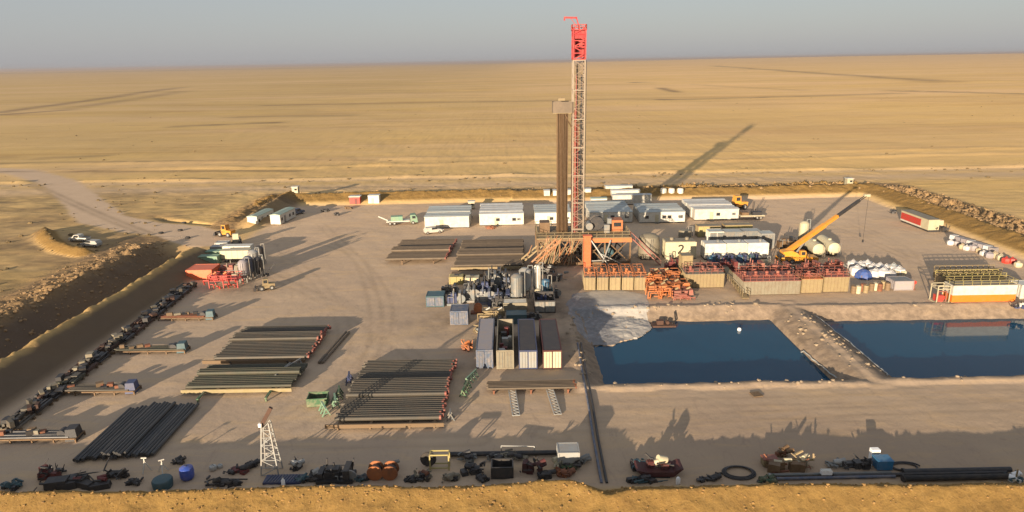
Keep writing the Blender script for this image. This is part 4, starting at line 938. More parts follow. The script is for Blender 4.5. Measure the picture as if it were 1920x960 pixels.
def heap(px, py, w_, d_, h_, label, mats, cat='scrap', name='scrap_heap', seed=0, group=None, z=0.0):
    """loose heap of bars, drums, plates; one mesh per kind of piece"""
    x, y = pt(px, py); t = thing(name, label, cat, (x, y+d_/2, z), 0, group); rr = random.Random(seed)
    b = B()
    for k in range(16):
        a = Vector((rr.uniform(-w_/2, w_/2), rr.uniform(-d_/2, d_/2), rr.uniform(.05, h_*.7))); an = rr.uniform(0, 6.28); l = rr.uniform(.6, w_*.42)
        q = a+Vector((math.cos(an)*l, math.sin(an)*l*.5, rr.uniform(-.2, .5)*h_)); q.x = max(-w_/2, min(w_/2, q.x)); q.z = max(.08, q.z); b.bar(a, q, rr.choice((.07, .11, .17)))
    b.build('bars', mats[0], t); b = B()
    for k in range(5): b.box(rr.uniform(-w_*.36, w_*.36), rr.uniform(-d_*.3, d_*.3), 0, rr.uniform(.15, .3)*w_, rr.uniform(.3, .6)*d_, rr.uniform(.3, .75)*h_, rr.uniform(-.5, .5), .9)
    b.build('boxes', mats[1], t); b = B()
    for k in range(3):
        a = Vector((rr.uniform(-w_*.35, w_*.35), rr.uniform(-d_*.2, d_*.2), h_*rr.uniform(.35, .75))); B().tube(a, a+Vector((rr.uniform(.4, 1.0), rr.uniform(-.5, .5), rr.uniform(-.1, .3))), rr.uniform(.18, .32), 12).build('drum', mats[2], t, True)
    return t
def sack(x, y, s_, label, m='canvas_white', group=None, seed=0, z=0.0):
    rr = random.Random(seed); t = thing('bulk_bag', label, 'bag', (x, y, z), rr.uniform(-.4, .4), group)
    B().lathe([(.44*s_, 0), (.55*s_, .15*s_), (.56*s_, .5*s_), (.48*s_, .68*s_), (.22*s_, .74*s_), (.1*s_, .84*s_)], n=7).build('bag_body', m, t, True)
    B().bar((-.35*s_, 0, .66*s_), (0, 0, .95*s_), .05).bar((.35*s_, 0, .66*s_), (0, 0, .95*s_), .05).build('lifting_strap', m, t); return t

# ================================================================ four containers in front of the machinery
for (a_, b_, py, lab, kw) in (
        (894, 924, 693, 'grey container with slate-blue end, leftmost of the four', dict(wall='slate_blue', roof='lilac_grey', doorm='slate_blue')),
        (932, 963, 694, 'open-topped container filled with parts, second of the four', dict(wall='tan_grey', open_top=True, doorm='tan_grey')),
        (974, 1007, 694, 'dark-roofed container with pale grey doors, third of the four', dict(wall='navy_paint', roof='black_roof', doorm='pale_steel')),
        (1019, 1053, 694, 'dark-roofed container with bright cream doors, rightmost of the four', dict(wall='maroon_dark', roof='black_roof', doorm='cream_paint'))):
    xc, y, W = front(a_, b_, py)
    t = container((xc, y+6.6), W, 12.4, 2.75, 0, lab, group='four containers standing side by side', **kw)
    if 'open_top' in kw:
        rr = random.Random(8)
        for k in range(9): B().box(rr.uniform(-.7, .7), -5+k*1.2, .3, rr.uniform(.5, 1.0), rr.uniform(.5, .9), rr.uniform(1.4, 2.4)).build('cargo', rr.choice(('pale_steel', 'dark_steel', 'grey_steel', 'maroon_paint')), t)
heap(875, 660, 1.8, 2.2, 1.5, 'small orange-brown scrap pile left of the blue-ended container', ('orange_paint', 'rust', 'orange_paint'), seed=21)
# ================================================================ machinery yard
xc, y, W = front(800, 832, 576); container((xc, y+1.6), W, 3.0, 1.9, 0, 'teal-topped square skid box at the left end of the machinery', 'teal_paint', 'teal_paint', None, 'slate_blue', name='skid_box', cat='box')
xc, y, W = front(838, 867, 574); genset((xc, y+1.3), W, 2.4, 2.4, 0, 'navy pump skid right of the teal skid box', 'navy_paint', 'grey_steel', 'engine and pump skids', 1)
xc, y, W = front(845, 877, 610); container((xc, y+1.9), W, 3.4, 2.3, 0, 'slate-blue box container alone in front of the pump skids', 'slate_blue', 'slate_blue', None, 'slate_blue', name='skid_box', cat='box')
x, y = pt(896, 590); t = thing('winch', 'orange winch drum on a skid among the machinery', 'winch', (x, y+.8)); B().box(0, 0, 0, 2.6, 1.4, .3).build('skid', 'rust', t); B().lathe([(.75, -.6), (.75, -.5), (.45, -.48), (.45, .48), (.75, .5), (.75, .6)], 0, 1.0, 16, 'y').build('drum', 'orange_paint', t)
for i, (a_, b_, py, m, lab) in enumerate(((843, 868, 534, 'pale_yellow', 'pale yellow low skid tank at the top left of the machinery'), (873, 898, 535, 'cream_paint', 'cream low skid tank beside the pale yellow one'), (846, 905, 520, 'timber', 'long timber mat pile in front of the far pipes'))):
    xc, y, W = front(a_, b_, py); t = thing('skid_tank' if i < 2 else 'timber_mats', lab, 'tank' if i < 2 else 'timber', (xc, y+1.2)); ribbed(B(), W, 2.2, (1.5, 1.4, .5)[i], .1, .9).build('body', m, t)
    if i < 2: B().box(0, 0, 1.62, .8, .8, .2).build('hatch', 'dark_steel', t)
for i, (a_, b_, py, H, m, m2) in enumerate(((905, 933, 545, 3.4, 'dark_steel', 'grey_steel'), (930, 952, 540, 3.3, 'grey_steel', 'dark_steel'), (893, 922, 572, 2.6, 'pale_steel', 'slate_blue'), (915, 960, 575, 2.3, 'slate_blue', 'navy_paint'), (868, 892, 568, 2.6, 'grey_steel', 'grey_steel'), (940, 965, 560, 3.0, 'dark_steel', 'dark_steel'))):
    xc, y, W = front(a_, b_, py)
    genset((xc, y+1.8), W, 3.4, H, 0, ['tall black engine skid at the back of the machinery, left', 'grey engine skid at the back of the machinery, beside the black one', 'pale engine skid with slate-blue base mid machinery', 'wide slate-blue pump skid at the front of the machinery', 'grey engine skid left of the pale one', 'black engine skid left of the grey silos'][i], m, m2, 'engine and pump skids', 30+i)
for i, (px, py, r, H, m, lab) in enumerate(((970, 572, 1.15, 3.6, 'grey_steel', 'grey upright silo, front left of the pair mid machinery'), (985, 560, 1.15, 3.7, 'pale_steel', 'pale grey upright silo behind and right of its twin'), (1008, 553, .75, 3.6, 'white_paint', 'slim white cylinder silo right of the grey silos'), (1009, 568, .6, 2.0, 'cream_paint', 'short cream cylinder in front of the slim white silo'), (1024, 556, .8, 2.8, 'bright_teal', 'teal-blue cylinder tank right of the white silo'))):
    x, y = pt(px, py); silo((x, y+1), r, H, lab, m, 'upright silos among the machinery', i < 3)
xc, y, W = front(944, 988, 586); container((xc, y+1.2), W, 2.2, 1.6, 0, 'long white box in front of the grey silos', 'tan_grey', 'white_paint', None, 'white_paint', name='skid_box', cat='box', doors=False)
xc, y, W = front(1003, 1041, 587); container((xc, y+2.6), W, 5, 2.1, 0, 'dark grey open container right of the long white box', 'dark_steel', None, None, 'grey_steel', open_top=True)
xc, y, W = front(950, 987, 608); container((xc, y+1.2), W, 2.3, 1.5, 0, 'teal low box behind the dark-roofed container', 'teal_paint', 'teal_paint', None, 'teal_paint', name='skid_box', cat='box', doors=False)
xc, y, W = front(905, 942, 604); shaker((xc, y+1), W, 1.8, 1.6, 'green and cream pipe manifold in front of the slate-blue pump', 'tan_paint', 'pipe manifolds', 5)
xc, y, W = front(905, 930, 620); heap(900, 628, 2.4, 2.4, 1.2, 'mixed scrap left of the open container, near the blue box', ('tan_paint', 'tan_grey', 'grey_steel'), seed=22)
for i, (px, py) in enumerate(((1000, 520), (1025, 515), (1045, 528))): heap(px, py, 5, 4, 1.6, ['grey hoses and frames under the rig ramp, left', 'dark frames under the rig ramp, middle', 'dark frames near the foot of the orange column'][i], ('grey_steel', 'dark_steel', 'grey_steel'), seed=40+i, group='clutter below the rig ramp')
more = [(842, 552, 3.2, 2.0, 1.6, 'dark_steel', 'low black pump between teal box and cream skid tanks'), (885, 552, 3.4, 2.2, 2.6, 'dark_steel', 'black pump behind the grey engine skid'),
    (912, 556, 3.6, 2.4, 3.0, 'navy_paint', 'navy engine in the thick of the machinery yard'), (938, 577, 3.4, 2.2, 2.2, 'dark_steel', 'black engine touching the long white box on its left'), (952, 545, 3.2, 2.2, 2.8, 'slate_blue', 'slate engine behind the front left grey silo'),
    (925, 528, 3.4, 2.2, 2.6, 'dark_steel', 'black engine farthest back in the machinery yard'), (1022, 574, 3.0, 2.2, 1.8, 'navy_paint', 'navy pump behind the dark grey open container'), (1034, 560, 2.8, 2.2, 2.0, 'teal_paint', 'teal pump right of the teal-blue cylinder tank'),
    (860, 596, 2.4, 1.6, 1.2, 'tan_grey', 'tan-grey pump behind the lone slate-blue box'), (925, 612, 3.4, 1.8, 1.3, 'dark_steel', 'black pump just behind the leftmost container'), (1000, 600, 2.4, 1.6, .9, 'dark_steel', 'low black pump between teal low box and containers')]
for i, (px, py, W, D, H, m, lab) in enumerate(more):
    x, y = pt(px, py); genset((x, y+D/2), W, D, H, 0, lab, m, 'dark_steel', 'engine and pump skids', 120+i)
# ================================================================ mud tanks and walls between rig and pits
edges = ((1098, 1117), (1122, 1141), (1146, 1164), (1169, 1188), (1192, 1212))
for i, (a_, b_) in enumerate(edges):
    xc, y, W = front(a_, b_, 546)
    mudtank((xc, y+3.0), W, 5.6, 2.5, -.05, ['leftmost tan upright tank of the row above the mud spill', 'second tan tank from the left above the mud spill', 'middle tan tank of the row above the mud spill', 'fourth tan tank from the left above the mud spill', 'rightmost tan tank of the row, beside the orange shakers'][i], 'tan_paint', 'tan_grey', 'tan tanks in a row above the mud spill', i, 1, 'orange_paint')
for i, (a_, b_, py, H, m) in enumerate(((1208, 1250, 545, 3.4, 'orange_paint'), (1214, 1262, 560, 2.6, 'orange_paint'), (1240, 1290, 553, 2.4, 'orange_paint'), (1222, 1275, 535, 3.2, 'orange_paint'), (1262, 1290, 563, 1.2, 'dusty_red'))):
    xc, y, W = front(a_, b_, py)
    shaker((xc, y+1.3), W, 2.4, H, ['tall orange shaker unit beside the tan tanks', 'orange pipe manifold nearest the sand bank', 'orange shaker unit at the right of the orange group', 'orange shaker unit at the back of the orange group', 'small red manifold at the foot of the orange group'][i], m, 'orange and red shaker units', 50+i, 'tan_paint')
xc, y, W = front(1286, 1357, 541); mudtank((xc, y+2.2), W, 4, 2.7, 0, 'wide pale tan ribbed tank wall right of the orange shakers', 'tan_paint', 'tan_grey', 'long ribbed mud tanks', 8, 3, 'dusty_red')
xc, y, W = front(1281, 1301, 527, 0); container((xc, y+3.0), W, 2.4, 4.6, 0, 'tall tan box rising behind the pale ribbed tank', 'tan_paint', 'tan_grey', None, 'tan_paint', name='skid_box', cat='box', doors=False)
xc, y, W = front(1393, 1500, 554); mudtank((xc, y+3.2), W, 6.0, 2.6, 0, 'long grey-tan ribbed tank with red pipework on top', 'tan_grey', 'dusty_red', 'long ribbed mud tanks', 9, 5, 'faded_red')
# sloping gangway along the tank's left end
p0, p1 = pt(1398, 562), pt(1358, 516); t = thing('gangway', 'tan gangway slanting down beside the red-topped tank', 'gangway', (p0[0], p0[1])); v = (p1[0]-p0[0], p1[1]-p0[1])
B().bar((0, 0, .3), (v[0], v[1], 1.8), 1.2, .12).build('deck', 'tan_paint', t); B().rail([(-.6, 0), (v[0]-.6, v[1])], .6, 1.1, .07, 1.5).rail([(.6, 0), (v[0]+.6, v[1])], .6, 1.1, .07, 1.5).build('handrail', 'tan_paint', t)
xc, y, W = front(1503, 1540, 551); mudtank((xc, y+2), W, 3.6, 2.7, 0, 'tan tank box with orange-red top right of the long tank', 'tan_paint', 'orange_paint', 'tan tank boxes right of the long tank', 10, 1, 'faded_red')
xc, y, W = front(1544, 1590, 549); mudtank((xc, y+2), W, 3.6, 2.9, 0, 'tan tank box with red top next to the white bags', 'tan_paint', 'dusty_red', 'tan tank boxes right of the long tank', 11, 2, 'faded_red')
for i, (a_, b_, py, m, H) in enumerate(((1300, 1345, 517, 'dusty_red', 2.2), (1345, 1390, 513, 'maroon_paint', 2.2), (1395, 1440, 522, 'faded_red', 3.0), (1440, 1490, 524, 'dusty_red', 3.0), (1500, 1545, 520, 'dusty_red', 2.8), (1545, 1588, 517, 'faded_red', 2.6), (1250, 1282, 515, 'maroon_paint', 2.6))):
    xc, y, W = front(a_, b_, py)
    genset((xc, y+2.2), W, 2.6, H, 0, ['dusty red pump behind the pale ribbed tank', 'dark red pump behind the gap beside the gangway', 'red pump behind the left half of the long tank', 'red pump behind the right half of the long tank', 'dusty red pump in front of the crane', 'red pump behind the tank box near the white bags', 'dark red pump behind the orange shakers'][i], m, m, 'red pumps behind the tanks', 60+i)
for i, (px, py, m) in enumerate(((1340, 493, 'bright_teal'), (1365, 494, 'navy_paint'), (1390, 493, 'bright_teal'), (1412, 492, 'teal_paint'))):
    x, y = pt(px, py); genset((x, y+.8), 2.6, 1.8, 1.7, 0, ['leftmost blue motor in front of the long white tank block', 'second blue motor in front of the long white tank block', 'third blue motor in front of the long white tank block', 'rightmost blue motor in front of the long white tank block'][i], m, 'navy_paint', 'blue motors before the white tank block', 70+i)
t0 = None
for i, (px, py) in enumerate(((1284, 492), (1252, 494), (1436, 500))):
    x, y = pt(px, py); silo((x, y), .5, 1.2, ['small white round tank atop the tan box area', 'small cream round tank left of the tall tan box', 'small cream round tank behind the long red-topped tank'][i], ('lamp_white', 'cream_paint', 'cream_paint')[i], 'small round tanks', False)
xc, y, W = front(1483, 1585, 507); t = thing('pipe_bundle', 'long dark beam bundle on sleepers in front of the crane', 'beam', (xc, y+.6)); B().box(0, 0, .5, W, .8, .45).build('beam', 'dark_steel', t); B().box(0, -.43, .3, W, .05, .3).build('edge_plate', 'pale_steel', t)
for xx in (-W*.4, 0, W*.4): B().box(xx, 0, 0, .4, 1.2, .49).build('sleeper', 'timber', t)
# cream tank with black 2
xc, y, W = front(1247, 1305, 486)
t = thing('skid_tank', 'cream tank skid with a black 2 on its side', 'tank', (xc, y+2)); ribbed(B(), W, 3.6, 3.6, .25, 1.7, .06).build('wall', 'cream_paint', t); B().box(0, 0, 0, W+.1, 3.6, .25).build('skid', 'dark_steel', t)
B().box(0, 0, 3.85, W-.4, 3.2, .12).build('roof', 'tan_grey', t); b = B(); z0 = 1.2
for p, q in (((-.55, 2.9), (-.25, 3.15)), ((-.25, 3.15), (.25, 3.15)), ((.25, 3.15), (.5, 2.8)), ((.5, 2.8), (.3, 2.3)), ((.3, 2.3), (-.55, 1.35)), ((-.6, 1.3), (.62, 1.3))): b.bar((p[0], -1.89, p[1]), (q[0], -1.89, q[1]), .03, .34)
b.build('painted_number', 'black_marking', t)
for k in (-W*.25, W*.25): B().lathe([(.4, 3.97), (.45, 4.5), (.2, 4.6)], k, 0, 12).build('vent', 'tan_grey', t)
# rounded grey-tan tank
xc, y, W = front(1200, 1240, 488)
t = thing('upright_tank', 'large grey-tan tank with rounded top right of the rig stairs', 'tank', (xc, y+2.4)); B().lathe([(W*.5, .15), (W*.52, 3.6), (W*.46, 4.9), (W*.3, 5.4), (.3, 5.6)], n=22).build('shell', 'tan_grey', t, True); B().box(0, 0, 0, W*.9, W*.9, .15).build('base', 'dark_steel', t)
B().bar((.3, -W*.54, .2), (.3, -W*.53, 4.8), .07).bar((-.1, -W*.54, .2), (-.1, -W*.53, 4.8), .07).build('ladder', 'grey_steel', t)
# long white block
xc, y, W = front(1320, 1442, 487)
for i in range(3):
    w3 = W/3; t = thing('storage_tank', ['left', 'middle', 'right'][i]+' one of three long white tanks joined in a row', 'tank', (xc-W/2+w3*(i+.5), y+1.9), 0, 'long white tanks in a row'); ribbed(B(), w3-.15, 3.4, 3.3, .3, 1.5, .05).build('wall', 'white_paint', t); B().box(0, 0, 0, w3-.1, 3.2, .3).build('skid', 'dark_steel', t)
    B().box(0, 0, 3.6, w3-.4, 3.1, .08).build('roof', 'roof_pale', t); B().lathe([(.35, 3.68), (.4, 4.1), (.2, 4.2)], w3*.2, 0, 12).build('hatch', 'grey_steel', t)
for i, (px, py, W2) in enumerate(((1343, 462, 3.5), (1375, 462, 4.5), (1408, 461, 4.5), (1438, 466, 3.0))):
    x, y = pt(px, py); t = container((x, y+1.5), W2, 3, 3.4, 0, ['white equipment box behind the left white tank', 'grey equipment box behind the middle white tank', 'grey equipment box behind the right white tank', 'grey equipment box beyond the end of the white tanks'][i], ('white_paint', 'grey_steel', 'grey_steel', 'pale_steel')[i], 'roof_sheet', 'boxes behind the white tanks', 'grey_steel', name='equipment_box', cat='box')
for i, (a_, b_, py) in enumerate(((1308, 1350, 445), (1358, 1410, 443))):
    xc, y, W = front(a_, b_, py); container((xc, y+1.4), W, 2.6, 2.7, 0, ['yellow-tan box behind the white tanks, left', 'yellow-tan box behind the white tanks, right'][i], 'tan_paint', 'tan_grey', 'yellow-tan boxes', 'pale_yellow', name='equipment_box', cat='box')
x, y = pt(1284, 446); silo((x, y), 1.6, 1.8, 'squat tan round tank behind the cream tank', 'tan_grey', None, False)
for i, (px, py) in enumerate(((1533, 484), (1562, 482))):
    x, y = pt(px, py); tank_h((x+.4, y+3.9), 7.5, 1.35, -.06, ['white-ended horizontal tank just right of the crane, left one', 'white-ended horizontal tank just right of the crane, right one'][i], 'cream_paint', 'horizontal tanks behind the crane')
x, y = pt(1504, 462); silo((x, y), 1.1, 4.0, 'cream silo tower behind the crane boom', 'cream_paint')
for i, (px, py) in enumerate(((1478, 470), (1495, 475))): x, y = pt(px, py); genset((x, y+1.5), 4, 2.6, 3.0, 0, ['brown engine skid behind the crane, left one', 'brown engine skid behind the crane, right one'][i], 'brown_steel', 'dark_steel', 'engine skids behind the crane', 80+i)
xc, y, W = front(1388, 1434, 412); t = thing('flatbed_trailer', 'flatbed trailer loaded with frames right of the cabins', 'trailer', (xc, y+1.2)); B().box(0, 0, .9, W, 2.4, .3).build('flatbed', 'cream_paint', t)
for xx in (W*.2, W*.35):
    for yy in (-1, 1): wheel(t, xx, yy, .45, .3)
b = B(); rr = random.Random(4)
for k in range(9): xx = rr.uniform(-W*.1, W*.45); b.bar((xx, rr.uniform(-1, 1), 1.2), (xx+rr.uniform(-1, 1), rr.uniform(-1, 1), 1.2+rr.uniform(1, 4)), .14)
b.box(W*.2, 0, 1.2, W*.4, 1.8, .9).build('load', 'dark_steel', t); B().box(-W*.3, 0, 1.2, W*.3, 2, .8).build('load', 'brown_steel', t)
# ================================================================ bags, barrels, right hand side
bags = [(1598, 497), (1612, 500), (1625, 497), (1636, 503), (1648, 504), (1660, 506), (1673, 507), (1655, 516), (1668, 517), (1684, 512), (1640, 515), (1605, 510)]
for i, (px, py) in enumerate(bags):
    x, y = pt(px, py+6); sack(x, y, R.uniform(2.0, 2.7), ['leftmost big white bag at the back of the pile', 'white bag second from the left at the back', 'white bag third from the left at the back', 'white bag in the middle of the back row', 'white bag right of the middle of the back row', 'white bag third from the right at the back', 'white bag second from the right at the back', 'white bag at the front of the pile, middle', 'white bag at the front of the pile, right', 'rightmost white bag at the back of the pile', 'white bag just behind the blue tarpaulin', 'white bag left of the blue tarpaulin'][i], 'canvas_white' if i != 6 else 'liner', 'white bulk bags in a pile', i)
x, y = pt(1623, 524); t = thing('tarpaulin_stack', 'stack draped in a bright blue tarpaulin among the white bags', 'stack', (x, y+1), .3); B().box(0, 0, 0, 2.6, 1.8, .9).build('pallet_load', 'timber', t); B().lathe([(1.7, .1), (1.55, .95), (1.1, 1.5), (.4, 1.8)], n=7).build('tarpaulin', 'tarp_blue', t)
for i, (a_, b_) in enumerate(((1676, 1686), (1688, 1699))):
    xc, y, W = front(a_, b_, 522); t = thing('cube_tank', ['left', 'right'][i]+' one of two cream cube tanks beside the white bags', 'tank', (xc, y+.6), 0, 'cube tanks'); B().box(0, 0, .15, W*.95, 1.2, 1.3).build('tank_body', 'cream_paint', t); B().box(0, 0, 0, W, 1.2, .15).build('pallet', 'timber', t); B().box(0, -.62, .2, .07, .04, 1.25).box(-W*.4, -.62, .2, .07, .04, 1.25).box(W*.4, -.62, .2, .07, .04, 1.25).build('cage', 'pale_steel', t)
xc, y, W = front(1676, 1712, 545); container((xc, y+1.6), W, 3, 1.7, 0, 'low grey flat box in front of the cube tanks', 'lilac_grey', 'grey_steel', None, 'grey_steel', name='skid_box', cat='box', doors=False)
for i in range(9):
    px = 1600+i*8+R.uniform(-2, 2); py = 546+R.uniform(-6, 4); x, y = pt(px, py); t = thing('oil_drum', '%s tan drum from the left in front of the white bags' % ORD[i].replace('front', 'first'), 'drum', (x, y), 0, 'tan drums before the white bags'); t.scale = (1.6,)*3
    B().lathe([(.29, 0), (.3, .3), (.28, .32), (.3, .34), (.3, .6), (.28, .62), (.3, .64), (.29, .9), (.27, .88)], n=14).build('drum_body', ('timber', 'cream_paint', 'rust', 'tan_paint')[i % 4], t, True); B().lathe([(.05, .88), (.05, .93)], .15, 0, 8).build('bung', 'dark_steel', t)
for i, (px, py) in enumerate(((1706, 541), (1713, 543))):
    x, y = pt(px, py); t = thing('valve_stand', ['left', 'right'][i]+' small red valve stand between bags and striped tank', 'valve', (x, y), 0, 'red valve stands'); B().tube((0, 0, 0), (0, 0, 1.2), .14).box(0, 0, 0, .6, .6, .1).build('post', 'dusty_red', t); B().lathe([(.4, -.05), (.4, .05)], 0, 1.4, 12, 'y').build('hand_wheel', 'red_paint', t)
# striped tank
xc, y, W = front(1783, 1906, 569)
t = thing('fuel_tank', 'long white tank with a wide orange stripe standing at the right pit', 'tank', (xc, y+1.6)); B().box(0, 0, 1.55, W, 2.7, 1.75).build('upper_wall', 'white_paint', t); B().box(0, 0, .25, W+.02, 2.74, 1.3).build('stripe', 'yellow_paint' if False else 'stripe_orange' if 'stripe_orange' in MATS else 'orange_paint', t); B().box(0, 0, 0, W+.1, 2.6, .25).build('skid', 'tan_paint', t)
B().box(0, 0, 3.3, W-.1, 2.6, .08).build('roof', 'tan_grey', t); B().rail([(-W/2, -1.3), (W/2, -1.3), (W/2, 1.3), (-W/2, 1.3), (-W/2, -1.3)], 3.35, .9, .06, 1.6).build('handrail', 'pale_yellow', t)
x, y = pt(1769, 570); t = thing('pump_skid', 'red and cream pump frame at the left end of the striped tank', 'pump', (x, y+1.4)); b = B()
for i in (-1.1, 1.1):
    for j in (-1, 1): b.bar((i, j, 0), (i, j, 3.2), .14)
b.rail([(-1.1, -1), (1.1, -1), (1.1, 1), (-1.1, 1), (-1.1, -1)], 2.1, 1.1, .12).box(0, 0, 0, 2.5, 2.2, .2); b.build('frame', 'cream_paint', t); B().box(-.2, 0, .2, 1.2, 1.2, 1.1).tube((.5, -.4, .8), (.5, .6, .8), .35).build('pump', 'red_paint', t); B().path([(-.9, -.9, .4), (-.9, -.9, 2.2), (.6, -.9, 2.2), (.6, -.9, .3)], .1).build('pipework', 'dusty_red', t)
for i, yy in enumerate((540, 531)):
    xc, y, W = front(1765-i*3, 1888-i*8, yy); t = thing('tank_frame', ['nearer', 'farther'][i]+' tan open-topped rack tank behind the striped tank', 'tank', (xc, y+1.6), 0, 'tan rack tanks'); b = B().box(0, -1.1, .6, W, .1, 1.5).box(0, 1.1, .6, W, .1, 1.5).box(-W/2, 0, .6, .1, 2.2, 1.5).box(W/2, 0, .6, .1, 2.2, 1.5).box(0, 0, .5, W, 2.2, .1); b.build('tank_wall', 'tan_paint', t)
    b = B().rail([(-W/2, -1.15), (W/2, -1.15)], 2.0, .8, .1, 1.1).rail([(-W/2, 1.15), (W/2, 1.15)], 2.0, .8, .1, 1.1); b.build('handrail', ('pale_yellow', 'tan_paint')[i], t); B().box(-W*.4, 0, 0, .4, 2, .5).box(W*.4, 0, 0, .4, 2, .5).build('foot', 'dark_steel', t)
xc, y, W = front(1912, 1945, 560); container((xc, y+1.5), W, 2.8, 2.4, 0, 'white box cut off at the right edge beside the striped tank', 'white_paint', 'roof_pale', None, 'white_paint')
x, y = pt(1915, 577); heap(1916, 580, 2.4, 1.6, 1.0, 'dark tangle at the right edge below the white box', ('dark_steel', 'navy_paint', 'white_paint'), seed=90)
# red-sided container by the right berm
pa_, pb_ = pt(1694, 417), pt(1746, 437); x, y = (pa_[0]+pb_[0])/2, (pa_[1]+pb_[1])/2; an = math.atan2(pb_[1]-pa_[1], pb_[0]-pa_[0]); L = math.hypot(pb_[0]-pa_[0], pb_[1]-pa_[1])
t = thing('office_cabin', 'long cabin with a wide red banner side by the right berm', 'cabin', (x+1.0, y+1.0), an); B().box(0, 0, .5, L, 2.8, 2.6).build('wall', 'cream_paint', t); B().box(-L*.12, -1.45, .95, L*.72, .08, 1.7).build('banner', 'red_paint', t); B().box(-L*.12, -1.44, .55, L*.74, .05, .36).build('lower_strip', 'white_paint', t); B().box(0, 0, 3.1, L+.2, 3.0, .12).build('roof', 'tan_grey', t); B().box(0, 0, 0, L, 2.4, .5).build('chassis', 'dark_steel', t)
x, y = pt(1753, 432); x, y = x+.5, y+.5; container((x, y+1), 2.6, 2.8, 2.3, an, 'cream box at the end of the red banner cabin', 'cream_paint', 'tan_paint', None, 'cream_paint', name='skid_box', cat='box')
heap(1768, 436, 3.4, 2.4, 1.7, 'black tyre and scrap heap at the foot of the right berm', ('dark_steel', 'rubber', 'rubber'), seed=91)
rowp = [(1781+i*10.5, 452+i*3.4) for i in range(13)]
for i, (px, py) in enumerate(rowp):
    x, y = pt(px+R.uniform(-2, 2), py+5+R.uniform(-2, 3)); m = ('canvas_white', 'lilac_grey', 'canvas_tan')[i % 3] if i < 8 else ('canvas_tan' if i == 8 else ('red_paint' if i in (10, 11) else 'cream_paint'))
    where = ['first from its far end', 'second from its far end', 'third from its far end', 'fourth from its far end', 'fifth from its far end', 'sixth from its far end', 'seventh from its far end', 'eighth from its far end', 'tan, fifth from its near end', 'fourth from its near end', 'red, third from its near end', 'red, second from its near end', 'nearest one'][i]
    sack(x, y, R.uniform(1.2, 1.9), 'bag in the row along the right berm, '+where, m, 'bags lined up along the right berm', 100+i)
    if i < 8:
        x2, y2 = pt(px+7, py-1); t = thing('pallet_stack', 'lilac-grey wrapped pallet behind the %s bag of the berm row' % ORD[i].replace('front', 'first'), 'pallet', (x2, y2), .4, 'wrapped pallets along the right berm'); B().box(0, 0, .15, 1.6, 1.3, 1.2, 0, .94).build('wrapped_load', 'lilac_grey' if i % 3 else 'canvas_white', t); B().box(0, 0, 0, 1.7, 1.4, .15).build('pallet', 'timber', t)
#@@OBJECTS3
# ================================================================ tanks and trailers at the left berm
xc, y, W = front(352, 398, 525); container((xc, y+2.2), W, 4.4, 2.0, 0, 'vivid orange-red open tank at the left berm', 'vivid_orange', 'vivid_orange', None, 'vivid_orange', name='mud_box', cat='tank', doors=False)
xc, y, W = front(392, 446, 541); shaker((xc, y+1.6), W, 3, 3.0, 'red and orange frame unit with pumps in front of the orange-red tank', 'red_paint', None, 7, 'orange_paint')
for i, (px, py, W2, m) in enumerate(((391, 497, 4.2, 'mint_paint'), (403, 487, 4.0, 'mint_paint'), (410, 478, 3.6, 'pale_steel'), (416, 470, 3.0, 'pale_steel'))):
    x, y = pt(px, py); container((x, y+1), W2, 2.0, 1.8, 0, ['mint green box nearest the orange-red tank', 'mint green box behind the nearest green one', 'pale box third in the row along the left berm', 'pale box farthest in the row along the left berm'][i], m, m, 'boxes along the left berm', m, name='skid_box', cat='box', doors=False)
for i, (a_, b_, py) in enumerate(((415, 467, 492), (420, 470, 483))):
    xc, y, W = front(a_, b_, py); t = thing('box_trailer', ['nearer', 'farther'][i]+' of two long pale box trailers at the left berm', 'trailer', (xc, y+1.3), 0, 'long pale box trailers'); ribbed(B(), W, 2.3, 1.9, .8, 1.2, .05).build('box', 'cream_paint' if i == 0 else 'white_paint', t); B().box(0, 0, .55, W, 1.6, .25).build('chassis', 'dark_steel', t)
    for xx in (-W*.3, W*.35):
        for yy in (-1, 1): wheel(t, xx, yy, .42, .3)
xc, y, W = front(402, 452, 518); genset((xc, y+2.4), W, 4.2, 2.2, 0, 'dusty red machinery deck between trailers and red frames', 'dusty_red', 'tan_grey', None, 95); 
for i, (px, py, r_, H, m) in enumerate(((457, 530, 1.0, 2.6, 'lilac_grey'), (466, 524, 1.0, 2.8, 'slate_blue'), (476, 513, 1.1, 3.0, 'pale_steel'), (484, 521, .9, 2.3, 'dark_steel'), (487, 499, .9, 2.4, 'dark_steel'))):
    x, y = pt(px, py); silo((x, y+.8), r_, H, ['lilac-grey silo right of the red frame unit', 'slate-blue silo behind the lilac-grey one', 'pale silo tallest of the left berm group', 'black silo nearest the open gravel', 'black silo at the far end of the left berm group'][i], m, 'silos at the left berm', True)
x, y = pt(500, 517); t = thing('boom_arm', 'thin dark boom leaning right of the black silo', 'boom', (x, y)); B().box(0, 0, 0, .8, .8, .5).build('base', 'dark_steel', t); B().bar((0, 0, .4), (1.9, .3, 2.6), .18).build('boom', 'dark_steel', t)
